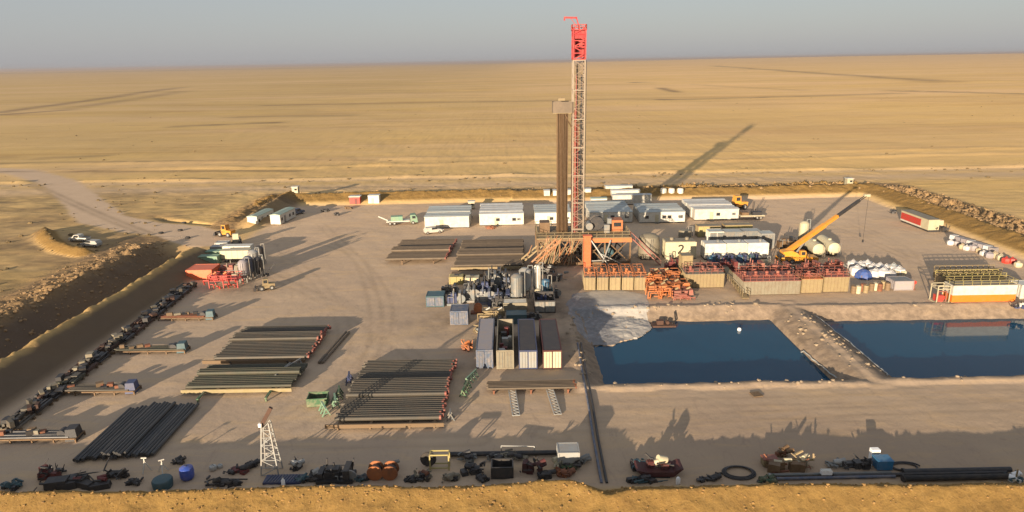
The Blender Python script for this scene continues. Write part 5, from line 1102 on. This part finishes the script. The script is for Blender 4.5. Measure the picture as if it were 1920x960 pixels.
# row of dark stacked material along the left road
A0, A1 = Vector((*pt(357, 537), 0)), Vector((*pt(12, 812), 0)); rr = random.Random(12)
n = 15; cols = ('dark_steel', 'rust_dark', 'dark_steel', 'pipe_green', 'dark_steel', 'pipe_grey')
for i in range(n):
    p = A0.lerp(A1, (i+.5)/n); q = A0.lerp(A1, (i+1.35)/n); an = math.atan2(q.y-p.y, q.x-p.x); L = (A1-A0).length/n*.98; w_ = 2.7
    lab = ['first bundle of dark steel in the row along the left road, by the red frame'] + ['%s bundle of dark steel in the row along the left road' % o_ for o_ in ('second', 'third', 'fourth', 'fifth', 'sixth', 'seventh', 'eighth', 'ninth', 'tenth', 'eleventh', 'twelfth', 'thirteenth', 'fourteenth')]+['last bundle of dark steel in the row, nearest the camera']
    lab = lab[i] if i in (0, n-1) else lab[i]+', counting from the red frame'
    t = thing('steel_bundle', lab.replace(' of dark steel in the row along the left road, counting from the red frame', ' along the left road from the red frame').replace(' bundle along', ' dark bundle along'), 'bundle', (p.x, p.y), an, 'dark bundles along the left road')
    b = B(); m = rr.choice(cols)
    k0 = rr.randint(5, 7)
    for k in range(k0):
        yy = -w_/2+w_*k/(k0-1)+rr.uniform(-.08, .08)
        l2 = L*rr.uniform(.75, 1.0); b.bar((-l2/2, yy, .45), (l2/2, yy, .45), .22)
        if rr.random() < .8: b.bar((-l2/2, yy+.1, .72), (l2*.4, yy+.1, .72), .32)
    b.build('steel_members', m, t)
    for xx in (-L*.36, L*.36): B().box(xx, 0, 0, .25, w_+.4, .34).build('bearer', 'timber', t)
    b = B()
    for k in range(5): B().box(rr.uniform(-L*.4, L*.4), rr.uniform(-w_*.4, w_*.4), .6, rr.uniform(.5, 1.4), rr.uniform(.4, 1.0), rr.uniform(.3, .9), rr.uniform(0, 1)).build('loose_fitting', rr.choice(('rust_dark', 'dark_steel', 'dark_steel', 'tan_grey', 'pipe_grey')), t)
# side racks reaching out from that row
def side_rack(px0, px1, py, label, m, seed, endm='teal_paint'):
    xc, y, W = front(px0, px1, py); t = thing('storage_rack', label, 'rack', (xc, y+1), 0, 'side racks reaching onto the gravel'); rr = random.Random(seed)
    b = B().bar((-W/2, -.9, .5), (W/2, -.9, .5), .16).bar((-W/2, .9, .5), (W/2, .9, .5), .16)
    for k in range(5): x0 = -W/2+W*k/4; b.box(x0, -.9, 0, .16, .16, .5).box(x0, .9, 0, .16, .16, .5).bar((x0, -.9, .5), (x0, .9, .5), .14)
    b.build('frame', 'brown_steel', t)
    b = B()
    for k in range(7): b.tube((-W/2+rr.uniform(0, .8), -.8+k*.26, .68+rr.uniform(0, .1)), (W/2-rr.uniform(0, 2), -.8+k*.26, .68), .11, 7)
    b.build('rods', m, t)
    b = B()
    for k in range(6): B().box(rr.uniform(-W*.4, W*.3), rr.uniform(-.5, .5), .78, rr.uniform(.4, 1.2), rr.uniform(.3, .8), rr.uniform(.2, .6), rr.uniform(0, .6)).build('fitting', rr.choice(('tan_grey', 'timber', 'dark_steel', 'rust')), t)
    B().box(W/2-.7, 0, .1, 1.4, 1.7, 1.5, .15, .8).build('drum_cage', endm, t); B().lathe([(.5, -.5), (.5, .5)], W/2-1.9, .9, 12, 'y').build('drum', 'dark_steel', t, True)
side_rack(298, 398, 602, 'rusty yellow side rack with dark teal drum, farthest from the camera', 'rust', 1)
side_rack(210, 345, 665, 'green and rust side rack with teal cage, second farthest', 'pipe_green', 2)
side_rack(105, 250, 742, 'tan side rack with navy drums, third from the far end', 'pipe_grey', 3, 'navy_paint')
side_rack(-20, 140, 832, 'dark side rack cut by the left edge, nearest the camera', 'pipe_black', 4, 'dark_steel')
# ================================================================ foreground in the shade of the front berm
heap(142, 922, 8.6, 2.6, 1.5, 'long dark equipment skid with red valves at the left front', ('dark_steel', 'dark_steel', 'maroon_paint'), 'equipment', 'equipment_skid', 31)
heap(88, 905, 3.0, 2.0, 1.9, 'tangle of black frames at the left end of the long dark skid', ('dark_steel', 'maroon_paint', 'dark_steel'), 'scrap', 'scrap_heap', 32)
heap(12, 925, 2.4, 1.6, .8, 'dark teal scrap at the bottom left corner', ('teal_paint', 'dark_steel', 'teal_paint'), seed=33)
x, y = pt(352, 897); t = thing('blue_barrel', 'bright blue barrel-shaped tank near the left front', 'barrel', (x, y)); B().lathe([(.55, 0), (.72, .25), (.75, .9), (.68, 1.35), (.3, 1.55)], n=18).build('barrel_body', 'blue_paint', t, True); B().lathe([(.16, 1.5), (.18, 1.65)], 0, 0, 10).build('cap', 'navy_paint', t)
x, y = pt(306, 912); t = thing('round_tank', 'dark green round tank with pale rim left of the blue barrel', 'tank', (x, y)); B().lathe([(1.0, 0), (1.05, .8), (.95, .95), (.4, 1.0)], n=20).build('shell', 'teal_paint', t, True); B().lathe([(.5, .02), (.6, .06), (.55, .15)], .2, -.9, 14).build('rim', 'pale_steel', t)
for i, (px, py, h) in enumerate(((274, 884, 1.7), (306, 885, 1.5))):
    x, y = pt(px, py); t = thing('tripod_stand', ['taller', 'shorter'][i]+' pale tripod stand beside the black pipe stack', 'stand', (x, y), i*.5, 'pale tripod stands')
    b = B()
    for k in range(3): a = k*2.09+.4; b = B().bar((.55*math.cos(a), .55*math.sin(a), 0), (0, 0, h*.75), .09); b.build('leg', 'white_paint', t)
    B().bar((0, 0, h*.7), (0, 0, h), .1).bar((-.3, 0, h), (.3, 0, h), .1).build('head', 'white_paint', t)
for i, (px, py) in enumerate(((400, 881), (413, 877))):
    x, y = pt(px, py); sack(x, y, .75-.2*i, ['pale mint bag lying between blue barrel and white tower', 'small pale bag right of the mint one'][i], 'liner', 'pale bags in the front shade', 60+i)
heap(440, 893, 2.6, 1.6, .7, 'low dark scrap left of the white tower', ('dark_steel', 'maroon_paint', 'dark_steel'), seed=34)
heap(418, 915, 4.5, 1.4, .5, 'low black plates at the foot of the front berm, left', ('dark_steel', 'dark_steel', 'rubber'), seed=35)
# white lattice tower
x, y = pt(507, 892); t = thing('lattice_tower', 'white tapering lattice tower standing in the front shade', 'tower', (x, y+.6)); b = B(); Hh = 6.2
for i, j in ((-1, -1), (1, -1), (1, 1), (-1, 1)): b.bar((i*.95, j*.7, .1), (i*.38, j*.3, Hh), .12)
for k in range(7):
    f0, f1 = k/7, (k+1)/7; w0, w1 = .95-.57*f0, .95-.57*f1; d0, d1 = .7-.4*f0, .7-.4*f1; sgn = 1 if k % 2 else -1
    for j in (-1, 1): b.bar((sgn*w0, j*d0, .1+Hh*f0), (-sgn*w1, j*d1, .1+Hh*f1), .07).bar((-w0, j*d0, .1+Hh*f0), (w0, j*d0, .1+Hh*f0), .07)
b.build('lattice_frame', 'pale_steel', t); B().bar((-.7, 0, Hh-.7), (.75, 0, Hh+1.7), .3, .4).build('top_beam', 'rust_dark', t); B().box(-.6, -.1, Hh-.5, .35, .3, .4).build('lamp_box', 'lamp_white', t)
xc, y, W = front(492, 562, 911); t = thing('blue_grating', 'blue ribbed grating skid below the white tower', 'skid', (xc, y+.9)); b = B().box(0, 0, .05, W, 1.5, .25); b.build('base', 'navy_paint', t); b = B()
for k in range(12): b.bar((-W/2+.3+k*W/12.5, -.7, .34), (-W/2+.6+k*W/12.5, .7, .34), .09)
b.build('bars', 'slate_blue', t)
x, y = pt(534, 908); t = thing('gas_bottle', 'small white bottle on the blue grating', 'bottle', (x, y-.4)); B().lathe([(.18, 0), (.2, .1), (.2, .75), (.08, .95), (.08, 1.05)], n=12).build('bottle_body', 'lamp_white', t, True); B().box(0, 0, 1.05, .14, .1, .08).build('valve', 'grey_steel', t)
heap(551, 884, 1.3, 1.2, 1.0, 'small black and white pump right of the white tower', ('dark_steel', 'dark_steel', 'pale_steel'), 'pump', 'pump', 36)
xc, y, W = front(592, 660, 910); genset((xc, y+1.2), W, 2.2, 1.4, 0, 'black engine skid with upright posts in the front shade', 'dark_steel', 'dark_steel', None, 37)
for i, dx in enumerate((608, 655)):
    x, y = pt(dx, 900); t = thing('steel_post', ['left', 'right'][i]+' slanting black post at the black engine skid', 'post', (x, y+1.2)); B().bar((0, 0, 0), (.15+.2*i, 0, 1.9), .16).build('shaft', 'dark_steel', t); B().box(0, 0, 0, .4, .4, .08).build('base', 'dark_steel', t)
heap(590, 905, 2.0, 1.6, .9, 'dark hoses and drums left of the black engine skid', ('dark_steel', 'rubber', 'pale_steel'), seed=38)
for i, (px, m) in enumerate(((703, 'rust'), (731, 'rust'))):
    x, y = pt(px, 903); t = thing('cable_drum', ['left', 'right'][i]+' of two rusty orange-brown drums side by side', 'drum', (x, y+.7), 0, 'rusty orange drums'); B().lathe([(.85, -.6), (.88, -.5), (.5, -.45), (.5, .45), (.88, .5), (.85, .6)], 0, .88, 18, 'y').build('reel', 'orange_rust', t); B().lathe([(.62, -.43), (.62, .43)], 0, .88, 16, 'y').build('cable', 'dark_steel', t)
heap(732, 884, 1.0, .8, .9, 'pale blue odds and ends behind the rusty drums', ('slate_blue', 'pale_steel', 'grey_steel'), seed=39)
heap(678, 905, 1.4, 1.0, .6, 'teal scraps left of the rusty drums', ('teal_paint', 'teal_paint', 'dark_steel'), seed=44)
# yellow frame
xc, y, W = front(807, 842, 882); t = thing('yellow_frame', 'pale yellow square frame standing in the front shade', 'frame', (xc, y)); b = B()
for j in (0, .9): b.bar((-W/2, j, 0), (-W/2, j, 1.9), .14).bar((W/2, j, 0), (W/2, j, 1.9), .14).bar((-W/2, j, 1.9), (W/2, j, 1.9), .14).bar((-W/2, j, .3), (W/2, j, .3), .12)
b.bar((-W/2, 0, 1.9), (-W/2, .9, 1.9), .12).bar((W/2, 0, 1.9), (W/2, .9, 1.9), .12); b.build('frame', 'pale_yellow', t)
x, y = pt(803, 878); t = thing('tyre_ring', 'dark tyre ring leaning left of the yellow frame', 'tyre', (x, y+.4)); B().lathe([(.55, -.1), (.85, -.12), (.9, 0), (.85, .12), (.55, .1)], 0, .9, 20, 'y').build('tyre', 'rubber', t, True); B().lathe([(.3, -.04), (.3, .04)], 0, .9, 12, 'y').build('hub', 'rust', t)
heap(793, 905, 1.8, 1.6, 1.2, 'brown and dark scrap at the foot of the yellow frame', ('tan_grey', 'dark_steel', 'rust'), seed=45)
xc, y, W = front(842, 1045, 858); t = thing('pipe_length', 'long dark pipe lying at the back of the front shade', 'pipe', (xc, y+.3)); B().tube((-W/2, 0, .35), (W/2, 0, .35), .28, 12).build('pipe_body', 'dark_steel', t, True); B().box(-W*.3, 0, 0, .3, .9, .12).build('bearer', 'timber', t); B().box(W*.3, 0, 0, .3, .9, .12).build('bearer', 'timber', t)
xc, y, W = front(940, 1002, 850); t = thing('white_pipe_frame', 'thin pale pipe frame above the long dark pipe', 'frame', (xc, y)); B().tube((-W/2, 0, 1.0), (W/2, 0, .85), .06, 8).tube((W/2, 0, .85), (W/2, -.3, 0), .06, 8).tube((-W/2, 0, 1.0), (-W/2, .3, 0), .06, 8).build('pipe_run', 'pale_steel', t)
for i, (px, py, w_, h_, m, lab) in enumerate(((872, 870, 2.6, .9, 'grey_steel', 'grey metal table frame right of the yellow frame'), (886, 893, 2.6, 1.1, 'dark_steel', 'dark lattice skid in the middle front shade'), (965, 866, 3.2, .8, 'tan_grey', 'tan pallets and frames behind the black box'), (925, 870, 2.0, .7, 'grey_steel', 'low grey frame between lattice skid and pallets'))):
    heap(px, py, w_, 1.6, h_, lab, (m, m, 'dark_steel'), 'frame', 'equipment_skid', 46+i)
xc, y, W = front(922, 962, 899); container((xc, y+.9), W, 1.7, 1.25, 0, 'open black box with pale rim in the front shade', 'dark_steel', None, None, 'grey_steel', open_top=True, name='open_box', cat='box', doors=False)
heap(998, 895, 2.6, 1.8, 1.6, 'dark red machine heap right of the open black box', ('dark_steel', 'maroon_dark', 'maroon_dark'), seed=51)
xc, y, W = front(1047, 1086, 878); container((xc, y+1.1), W, 2.0, 1.7, 0, 'pale blue-white crate standing in the front shade', 'pale_steel', 'pale_steel', None, 'white_paint', name='crate', cat='crate', doors=False)
heap(1068, 884, 2.3, 1.6, 1.1, 'green and black scrap in front of the pale crate', ('dark_steel', 'green_dark', 'dark_steel'), seed=52)
heap(1058, 899, 1.6, 1.2, .9, 'rust-orange scrap at the foot of the pale crate', ('rust', 'orange_rust', 'rust'), seed=53)
heap(1042, 880, .8, 1.0, 1.3, 'pale yellow post bundle left of the pale crate', ('cream_paint', 'pale_yellow', 'cream_paint'), seed=54)
for i, (px, py, w_, h_, ms, lab) in enumerate(((215, 900, 2.6, .9, 'dark_steel', 'black crate heap at the right end of the long dark skid'), (248, 912, 1.6, .6, 'dark_steel', 'flat black scrap left of the green round tank'), (330, 872, 1.2, .5, 'dark_steel', 'low dark bits behind the pale tripod stands'),
    (470, 880, 1.2, .6, 'dark_steel', 'small dark bits just left of the white tower'), (560, 908, 1.8, .6, 'teal_paint', 'dark teal bits right of the blue grating'), (770, 908, 1.6, .5, 'dark_steel', 'low dark scrap between rusty drums and yellow frame'), (845, 905, 1.8, .7, 'tan_grey', 'grey-tan bits at the foot of the yellow frame, right'),
    (905, 905, 1.5, .5, 'dark_steel', 'flat dark scrap left of the open black box'), (1022, 900, 1.6, .8, 'dark_steel', 'dark scrap right of the dark red heap'), (1092, 872, .9, .6, 'grey_steel', 'grey bits right of the pale crate'), (1330, 905, 2.6, .35, 'dark_steel', 'flat dark strip of scrap left of the hose coil'), (1440, 908, 2.2, .35, 'green_dark', 'dark green strip of scrap below the hose coil'))):
    heap(px, py, w_, 1.0, h_, lab, (ms, 'dark_steel', ms), seed=200+i)
# hose line running from the containers to the front berm
pts = [(1083, 645), (1090, 690), (1103, 760), (1112, 820), (1121, 870), (1128, 908)]
t = thing('flexible_hose', 'pair of dark hoses running from the containers towards the front berm', 'hose', (*pt(1112, 820), 0)); o_ = pt(1112, 820)
for k in (0, .55):
    B().path([(pt(*p)[0]-o_[0]+k, pt(*p)[1]-o_[1], .16) for p in pts], .15, 8).build('hose_line', 'dark_steel' if k else 'slate_blue', t)
# right side foreground
x, y = pt(1238, 900); t = thing('hopper', 'maroon sled-shaped hopper loaded with cream and red parts', 'hopper', (x, y+1.2))
B().prism([(-1.6, .2), (-2.5, .95), (-2.3, 1.05), (-1.5, .8), (1.5, .75), (2.2, 1.15), (2.5, 1.1), (1.5, .2)], -1.0, 1.0).build('hopper_body', 'maroon_dark', t); B().box(0, 0, 0, 2.2, 2.0, .25).build('base', 'dark_steel', t)
heap(1238, 893, 3.0, 1.2, 1.4, 'cream drum and red parts piled in the maroon hopper', ('dark_steel', 'maroon_dark', 'cream_paint'), 'machine parts', 'machine_parts', 55, z=.7)
x, y = pt(1242, 896); t = thing('drum', 'cream drum lying on top of the maroon hopper', 'drum', (x+.1, y+.9, 1.55)); B().tube((-.5, -.2, .4), (.45, .1, 0), .38, 14).build('drum_body', 'cream_paint', t, True)
heap(1196, 884, 1.6, 1.6, 1.0, 'dark teal tangle left of the maroon hopper', ('teal_paint', 'dark_steel', 'teal_paint'), seed=56)
heap(1215, 908, 4.4, 1.0, .7, 'dark green scrap along the foot of the front berm under the hopper', ('teal_paint', 'dark_steel', 'dark_steel'), seed=57)
x, y = pt(1271, 908); t = thing('white_can', 'small white can in front of the maroon hopper', 'can', (x, y)); B().lathe([(.22, 0), (.24, .1), (.24, .7), (.12, .85)], n=12).build('can_body', 'lamp_white', t, True)
# hose coil
x, y = pt(1388, 893); t = thing('hose_coil', 'dark hose coiled in a ring on the ground', 'hose', (x, y+.5))
for k in range(3):
    rr_ = 1.75-.17*k; B().path([(rr_*math.cos(a*math.pi/12), rr_*.72*math.sin(a*math.pi/12), .12+.06*k) for a in range(25)], .085, 7).build('hose_loop', 'dark_steel', t, True)
B().path([(-1.7, 0, .12), (-2.3, -.1, .12), (-2.5, .1, .12)], .1).build('hose_end', 'rubber', t)
heap(1480, 888, 4.8, 2.2, 1.5, 'rust and cream machine scrap pile right of the hose coil', ('rust', 'brown_steel', 'cream_paint'), seed=58)
heap(1508, 882, 2.4, 1.4, 1.6, 'tan and pale parts on the right of the rust scrap pile', ('tan_paint', 'tan_grey', 'cream_paint'), seed=59)
x, y = pt(1441, 872); t = thing('tool_box', 'tan lidded tool box at the left of the rust scrap pile', 'box', (x, y)); B().box(0, 0, .1, 1.5, .9, .8).build('box_body', 'tan_paint', t); B().box(0, 0, .9, 1.6, 1.0, .12).build('lid', 'dusty_red', t)
heap(1468, 858, 1.4, .8, 1.0, 'small brown wheel frame behind the rust scrap pile', ('brown_steel', 'rust', 'brown_steel'), seed=61)
# long pipes at the right front
for i, (a_, b_, py, m, r_) in enumerate(((1440, 1672, 892, 'grey_steel', .16), (1455, 1680, 899, 'slate_blue', .16), (1560, 1890, 893, 'dark_steel', .2), (1690, 1896, 888, 'dark_steel', .3), (1690, 1900, 901, 'rubber', .3))):
    xc, y, W = front(a_, b_, py); t = thing('pipe_length', ['grey pipe, farthest of the long pipes at the right front', 'slate pipe just nearer than the grey one at the right front', 'black pipe spanning the middle of the right front bundle', 'thick black pipe at the far side of the right front bundle', 'thick black pipe nearest the front berm'][i], 'pipe', (xc, y), rad(.3), 'long pipes at the right front')
    B().tube((-W/2, 0, r_+.08), (W/2, 0, r_+.08), r_, 12).build('pipe_body', m, t, True); B().tube((-W/2-.06, 0, r_+.08), (-W/2+.15, 0, r_+.08), r_*1.25, 12).build('end_collar', 'pale_steel' if i == 0 else m, t)
xc, y, W = front(1538, 1558, 895); t = thing('white_box', 'small white box lying on the grey pipe', 'box', (xc, y, .42)); B().box(0, 0, 0, W, .5, .45).build('box_body', 'lamp_white', t); B().box(0, 0, .45, W*.95, .46, .04).build('lid', 'white_paint', t)
heap(1612, 885, 3.2, 1.6, 1.1, 'black machine tangle left of the teal-blue box', ('dark_steel', 'dark_steel', 'rubber'), seed=62)
heap(1570, 880, 2.0, 1.2, .7, 'grey wire tangle right of the rust scrap pile', ('grey_steel', 'grey_steel', 'pale_steel'), seed=63)
xc, y, W = front(1645, 1674, 884); t = thing('blue_box', 'teal-blue steel box in the front shade on the right', 'box', (xc, y+.7)); B().box(0, 0, .1, W, 1.3, 1.0).build('box_body', 'box_blue', t); B().box(0, 0, 1.1, W+.1, 1.4, .1).build('lid', 'box_blue', t)
x, y = pt(1647, 872); t = thing('white_carton', 'white carton standing behind the teal-blue box', 'carton', (x, y+1.0)); B().box(0, 0, 0, .9, .6, 1.4).build('carton_body', 'lamp_white', t); B().box(0, -.31, .9, .7, .03, .3).build('flap', 'white_paint', t)
x, y = pt(1629, 874); t = thing('white_jug', 'small round white jug left of the teal-blue box', 'jug', (x, y)); B().lathe([(.25, 0), (.3, .2), (.28, .5), (.1, .65)], n=12).build('jug_body', 'lamp_white', t, True)
x, y = pt(1700, 881); t = thing('hose_coil', 'dark hose looped beside the teal-blue box', 'hose', (x, y+.4)); B().path([(1.3*math.cos(a*math.pi/12), .7*math.sin(a*math.pi/12), .12) for a in range(25)], .09, 7).build('hose_loop', 'dark_steel', t, True); B().path([(1.6*math.cos(a*math.pi/12), .8*math.sin(a*math.pi/12), .2) for a in range(20)], .09, 7).build('hose_loop', 'dark_steel', t, True)
heap(1908, 907, 1.4, 1.0, .8, 'white and teal bits at the bottom right edge', ('teal_paint', 'lamp_white', 'lamp_white'), seed=64)
x, y = pt(1905, 905); t = thing('marker_post', 'tan marker post at the bottom right', 'post', (x-.1, y)); B().bar((0, 0, 0), (0, 0, 1.6), .12).build('shaft', 'tan_paint', t); B().box(0, 0, 0, .4, .4, .06).build('base', 'tan_paint', t)
x, y = pt(1418, 741); t = thing('pallet', 'brown pallet lying alone on the gravel below the first pit', 'pallet', (x, y), .2); b = B()
for k in range(5): b.box(-.55+k*.28, 0, .12, .2, 1.3, .05)
b.box(0, -.5, 0, 1.3, .12, .12).box(0, .5, 0, 1.3, .12, .12); b.build('slats', 'timber', t)
x, y = pt(1386, 620, WATER_Z); t = thing('float_buoy', 'small white float on the water of the first pit', 'buoy', (x, y, WATER_Z-.08)); B().lathe([(.1, 0), (.3, .12), (.34, .35), (.22, .58), (.05, .62)], n=14).build('float', 'lamp_white', t, True)
x, y = pt(1245, 613, WATER_Z); t = thing('pump_raft', 'dark brown pump raft at the shore beside the pale mud', 'raft', (x, y+.6, WATER_Z)); B().box(0, 0, -.05, 4.0, 1.8, .35).build('deck', 'rust_dark', t); B().box(-.6, .1, .3, 1.1, .9, .7).tube((.7, -.3, .6), (.7, .5, .6), .3).build('pump', 'rust_dark', t); B().path([(1.6, 0, .4), (2.4, 1.2, .5), (2.6, 3.0, 1.4)], .12).build('hose', 'rubber', t)
for pts_, lab in ((((1441, 600), (1470, 625), (1500, 655), (1535, 686), (1568, 714)), 'pale liner edge along the right side of the first pit'), (((1530, 598), (1560, 622), (1600, 655), (1640, 690), (1664, 712)), 'pale liner edge along the left side of the second pit')):
    ww = [P(*p, z=-1.2) for p in pts_]; fine = [ww[int(k/6)].lerp(ww[int(k/6)+1], (k % 6)/6) for k in range(24)]+[ww[-1]]
    fine = [Vector((p.x+R.uniform(-.12, .12), p.y, gz(p.x, p.y)+.1)) for p in fine]; c0 = fine[12].copy()
    tag(B().path([p-c0 for p in fine], .11, 6).build('liner_edge', 'liner', None, True, c0), lab, 'liner', 'liner edges of the pits')
# gate posts and small kerb stones by the entrance
for i, (px, py) in enumerate(((302, 438), (338, 433), (352, 447), (345, 418))):
    x, y = pt(px, py); t = thing('tyre_marker', ['old tyre marking the left edge of the gate road', 'old tyre marking the road just before the gate', 'old tyre marker at the end of the near left berm', 'upright tyre marker at the end of the far left berm'][i], 'tyre', (x, y, gz(x, y)), 0, 'tyre markers at the gate'); B().lathe([(.3, .02), (.62, 0), (.7, .2), (.62, .42), (.3, .4)], n=16).build('tyre', 'rubber', t, True); B().lathe([(.28, .1), (.28, .3)], n=10).build('filling', 'timber', t)
# small oddments along the foot of the rear berm
for i, (px, py, w_, m, lab) in enumerate(((608, 398, 2.2, 'dark_steel', 'dark posts on the gravel right of the blue-grey pickup'), (630, 405, 1.8, 'dark_steel', 'small dark stands left of the lorry'), (652, 393, 2.4, 'brown_steel', 'brown bits at the rear berm left of the red hut'), (880, 410, 1.5, 'grey_steel', 'grey bits between the first two cabin blocks'), (920, 430, 3, 'rust', 'rusty bits before the pale-roofed block'), (1677, 401, 2.0, 'dark_steel', 'dark machine bits left of the red banner cabin'))):
    heap(px, py, w_, 1.6, 1.0, lab, (m, m, m), 'scrap', 'scrap_heap', 70+i)
# ---------------------------------------------------------------- dust haze over the plain
hz = B().box(0, 14000, -9, 64000, 72000, 70).build('haze', 'soil'); hz.data.materials.clear()
hm = bpy.data.materials.new('haze_air'); hm.use_nodes = True; nt = hm.node_tree; nt.nodes.remove(nt.nodes['Principled BSDF'])
pv = nt.nodes.new('ShaderNodeVolumePrincipled'); pv.inputs['Density'].default_value = 7.5e-5; pv.inputs['Color'].default_value = (.50, .46, .47, 1); pv.inputs['Anisotropy'].default_value = 0.2
nt.links.new(pv.outputs[0], nt.nodes['Material Output'].inputs['Volume']); hz.data.materials.append(hm); tag(hz, kind='stuff'); hz['label'] = 'thin dust haze over the desert plain'
